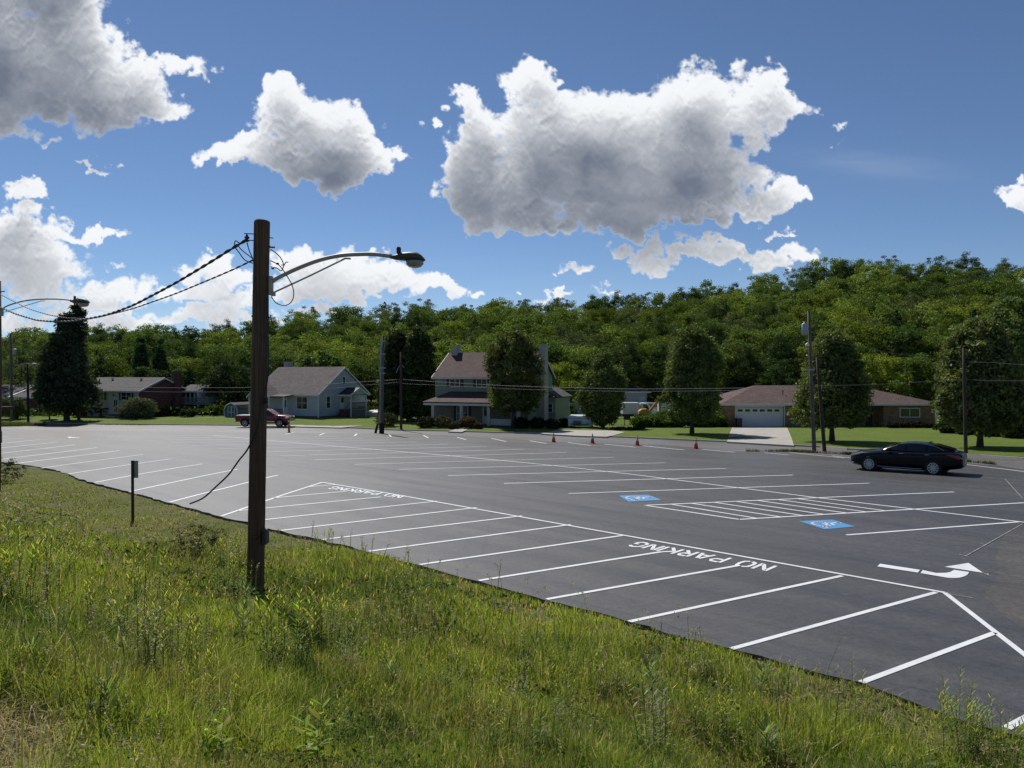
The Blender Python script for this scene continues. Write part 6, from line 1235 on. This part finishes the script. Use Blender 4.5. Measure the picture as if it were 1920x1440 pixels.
def cobra(t, lp, sx, x0, y0, s, nm='lamp_head'):
    """cobra-head lantern: x0,y0 start pixel, s pixel scale"""
    P = [(0, -2.5, 3.5, .05), (8, -4, 5.5, .08), (20, -8, 7, .12), (36, -9.5, 8, .15), (50, -8.5, 8.5, .16), (58, -3, 8, .14), (64, 4, 7.5, .08)]
    m = MB(); vs = []; n_ = 12
    for a, up, dn, w in P:
        c = lp(x0 + a * s, y0); zt = lp(x0 + a * s, y0 + up * s).z; zb_ = lp(x0 + a * s, y0 + dn * s).z; zc = (zt + zb_) / 2; hh = (zt - zb_) / 2
        for k_ in range(n_): q = 2 * math.pi * k_ / n_; vs.append((c.x, c.y + math.cos(q) * w * sx, zc + math.sin(q) * hh))
    m.add(vs, [(i * n_ + k_, i * n_ + (k_ + 1) % n_, (i + 1) * n_ + (k_ + 1) % n_, (i + 1) * n_ + k_) for i in range(len(P) - 1) for k_ in range(n_)] + [tuple(range(n_)), tuple((len(P) - 1) * n_ + k_ for k_ in range(n_ - 1, -1, -1))])
    H_ = m.build(nm, plain('lantern_housing', (.07, .065, .06), .55), t, True)
    c = lp(x0 + 45 * s, y0 + 8 * s); rr_ = (lp(x0 + 62 * s, y0).x - lp(x0 + 28 * s, y0).x) / 2
    g = MB(); g.lathe([(rr_, 0), (rr_ * .95, -rr_ * .35), (rr_ * .7, -rr_ * .62), (rr_ * .3, -rr_ * .74), (.01, -rr_ * .76)], 16, 'z', c); k = plain('lantern_glass', (.32, .31, .29), .12, coat=.6, var=.2); g.build('glass_bowl', k, H_, True)
    c = lp(x0 + 15 * s, y0 - 6 * s); MB().lathe([(.04 * sx, 0), (.042 * sx, .09 * sx), (.03 * sx, .115 * sx)], 10, 'z', c).build('photocell', M_BLACK, H_)
cobra(t, lp, 1.0, 733, 482, 1.0)
# hardware and wires on the pole
q = lp(464, 448); MB().lathe([(.02, -.055), (.045, -.045), (.02, -.01), (.045, .01), (.045, .03), (.02, .045), (.02, .07)], 12, 'z', q).build('insulator', plain('brown_porcelain', (.06, .05, .045), .25), t, True)
MB().tube([lp(459, 438.5), lp(480, 439.5)], .009, 6).tube([lp(464, 438), lp(464, 455)], .007, 6).tube([lp(466, 451), lp(480, 451.5)], .009, 6).tube([lp(504, 446), lp(513, 447)], .009, 6).tube([lp(505, 463), lp(516, 464)], .02, 4).tube([lp(475, 517), lp(480, 517)], .012, 5).tube([lp(472, 593), lp(478, 593)], .016, 6).tube([lp(495, 632, -.15), lp(498, 632, -.16)], .02, 6).build('bolts', M_BLACK, t)
w_ = MB()
for ctrl in ([(463, 449), (452, 457), (443, 452), (441, 462), (450, 475), (460, 488), (475, 494)], [(444, 458), (455, 470), (468, 480), (477, 487)], [(464, 455), (468, 470), (474, 484), (477, 500), (477, 540), (475, 560), (476, 620)], [(508, 468), (517, 474), (527, 484), (532, 496), (528, 497)], [(508, 489), (522, 496), (530, 505), (540, 520), (549, 537), (551, 555), (545, 568), (533, 573), (518, 568), (509, 556)], [(508, 500), (520, 503), (528, 508), (533, 498), (537, 492), (541, 492)], [(507, 590), (510, 602), (514, 612)]):
    w_.tube([lp(q.x, q.y, -.02) for q in curve_pts(ctrl, 20)], .0095, 5)
for a, b in ((521, 494.5), (512, 503)): w_.lathe([(.005, -.025), (.022, -.018), (.022, .018), (.005, .025)], 8, 'x', lp(a, b, -.03))
w_.build('pole_wiring', M_CABLE, t)
w_ = MB(); w_.tube([lp(q.x, q.y, dd) for q, dd in zip(curve_pts([(504, 690), (499, 725), (489, 765), (478, 810), (464, 842), (447, 864), (428, 890), (405, 912), (380, 934), (355, 945)], 45), np.interp(np.linspace(0, 1, 60), [0, .3, .55, 1], [-.12, -.19, -.17, -.1]))], .015, 6).build('hanging_cable', M_CABLE, t, True)
w_ = MB(); w_.tube([lp(503.5, 560, -.06), lp(503, 620, -.06), lp(504, 700, -.06)], .011, 5).build('riser_cable', M_CABLE, t); q = lp(498, 752, -.14); MB().lathe([(.02, -.04), (.05, -.03), (.05, .03), (.02, .04)], 8, 'x', q).build('cable_clamp', M_BLACK, t)
q = lp(497.5, 1006, -.02); MB().box(q.x - .035, q.y - .10, q.z - .13, q.x + .035, q.y + .08, q.z + .13).build('switch_box', plain('box_grey', (.05, .05, .05)), t, bevel=.008); MB().tube([lp(476, 1014, -.153), lp(484, 1008, -.15), lp(494, 1000, -.12)], .006, 4).build('box_lead', M_CABLE, t)
# lines running to the second lamp pole
D2 = 27.0
wire((464, 13.25), (0, D2), [(463, 450), (445, 460), (430, 470), (400, 489), (330, 531), (250, 573), (200, 591), (169, 597), (133, 602.5), (100, 603), (69, 600.5), (28, 588), (8, 579), (0, 576)], .016, 'thick black twisted cable sagging left from the near lamp pole', M_CABLE, 80, 9.0, 'overhead_cable')
wire((477, 13.25), (0, D2), [(477, 487), (440, 505), (400, 522), (330, 551), (250, 579), (200, 591.5), (169, 598), (125, 596.5), (90, 590), (55, 579.5), (3, 553), (0, 551)], .009, 'thin black cable below the thick one, sagging left from the near lamp pole', M_CABLE, 80, 12.0, 'overhead_cable')
# ---- second lamp pole at the left frame edge
b2 = Vector((X(-10, D2), D2, 0)); b2.z = float(groundz(np.array([b2.x]), np.array([b2.y]))[0]); t = thing('lamp_pole', 'second wooden lamp pole with a pale curved arm cut by the left frame edge', 'lamp pole', b2)
def lp2(px, py, dd=0.0): return loc(t, px, py, dd)
MB().tube([(0, 0, -.3), tuple(lp2(-5, 700)), tuple(lp2(-4.5, 527))], [.155, .145, .13], 16).build('shaft', M_MAIN, t, True); MB().tube([lp2(q.x, q.y) for q in curve_pts([(2, 583), (12, 575), (35, 567), (60, 562.5), (85, 561), (110, 561), (134, 563)])], .026, 8).build('lamp_arm', plain('arm_pale', (.42, .42, .42), .4, metal=.4), t, True)
MB().tube([lp2(3, 587), lp2(40, 576), lp2(78, 564.5), (lp2(85, 564.5))], .012, 6).build('arm_strut', M_ARM, t); cobra(t, lp2, 1.0, 133, 564.5, .545); q = lp2(3.5, 582); MB().box(q.x - .05, q.y - .05, q.z - .2, q.x + .05, q.y + .05, q.z + .1).build('arm_bracket', M_ARM, t); MB().tube([lp2(1, 548), lp2(10, 546)], .02, 5).build('bolts', M_BLACK, t)
# ---- board and box on a post at the left edge
d = 36.0; b3 = Vector((X(-3, d), d, 0)); b3.z = float(groundz(np.array([b3.x]), np.array([b3.y]))[0]); t = thing('notice_post', 'wooden post with a braced cross board and grey box at the left frame edge', 'post', b3)
MB().box(-.07, -.07, -.2, .07, .07, loc(t, 0, 764).z).build('post', M_PBRN, t); q0, q1 = loc(t, -30, 768), loc(t, 21, 762); MB().box(q0.x, -.25, q0.z, q1.x, .25, q1.z).build('cross_board', M_PBRN, t); MB().tube([(.05, 0, loc(t, 0, 785).z), (loc(t, 12, 0).x, 0, q0.z)], .035, 4).build('brace', M_PBRN, t)
q0, q1 = loc(t, -4, 830), loc(t, 5.5, 808); MB().box(.0, -.16, q0.z, q1.x, -.075, q1.z).build('meter_box', M_GALV, t, bevel=.01)
# ---- small sign on a channel post
p = gbank(249, 978); t = thing('sign_post', 'small blank-backed sign on a dark metal post in the bank grass', 'sign', p, R(0)); s_ = p.y / F
MB().box(-2.3 * s_, -.018, -.2, 2.3 * s_, .018, 115 * s_).build('post', plain('dark_green_metal', (.02, .018, .016), .6), t); MB().box(-1.5 * s_, .02, 82 * s_, 10 * s_, .026, 114.5 * s_).build('sign_plate', M_GALV, t)
print('objects', len(bpy.data.objects))
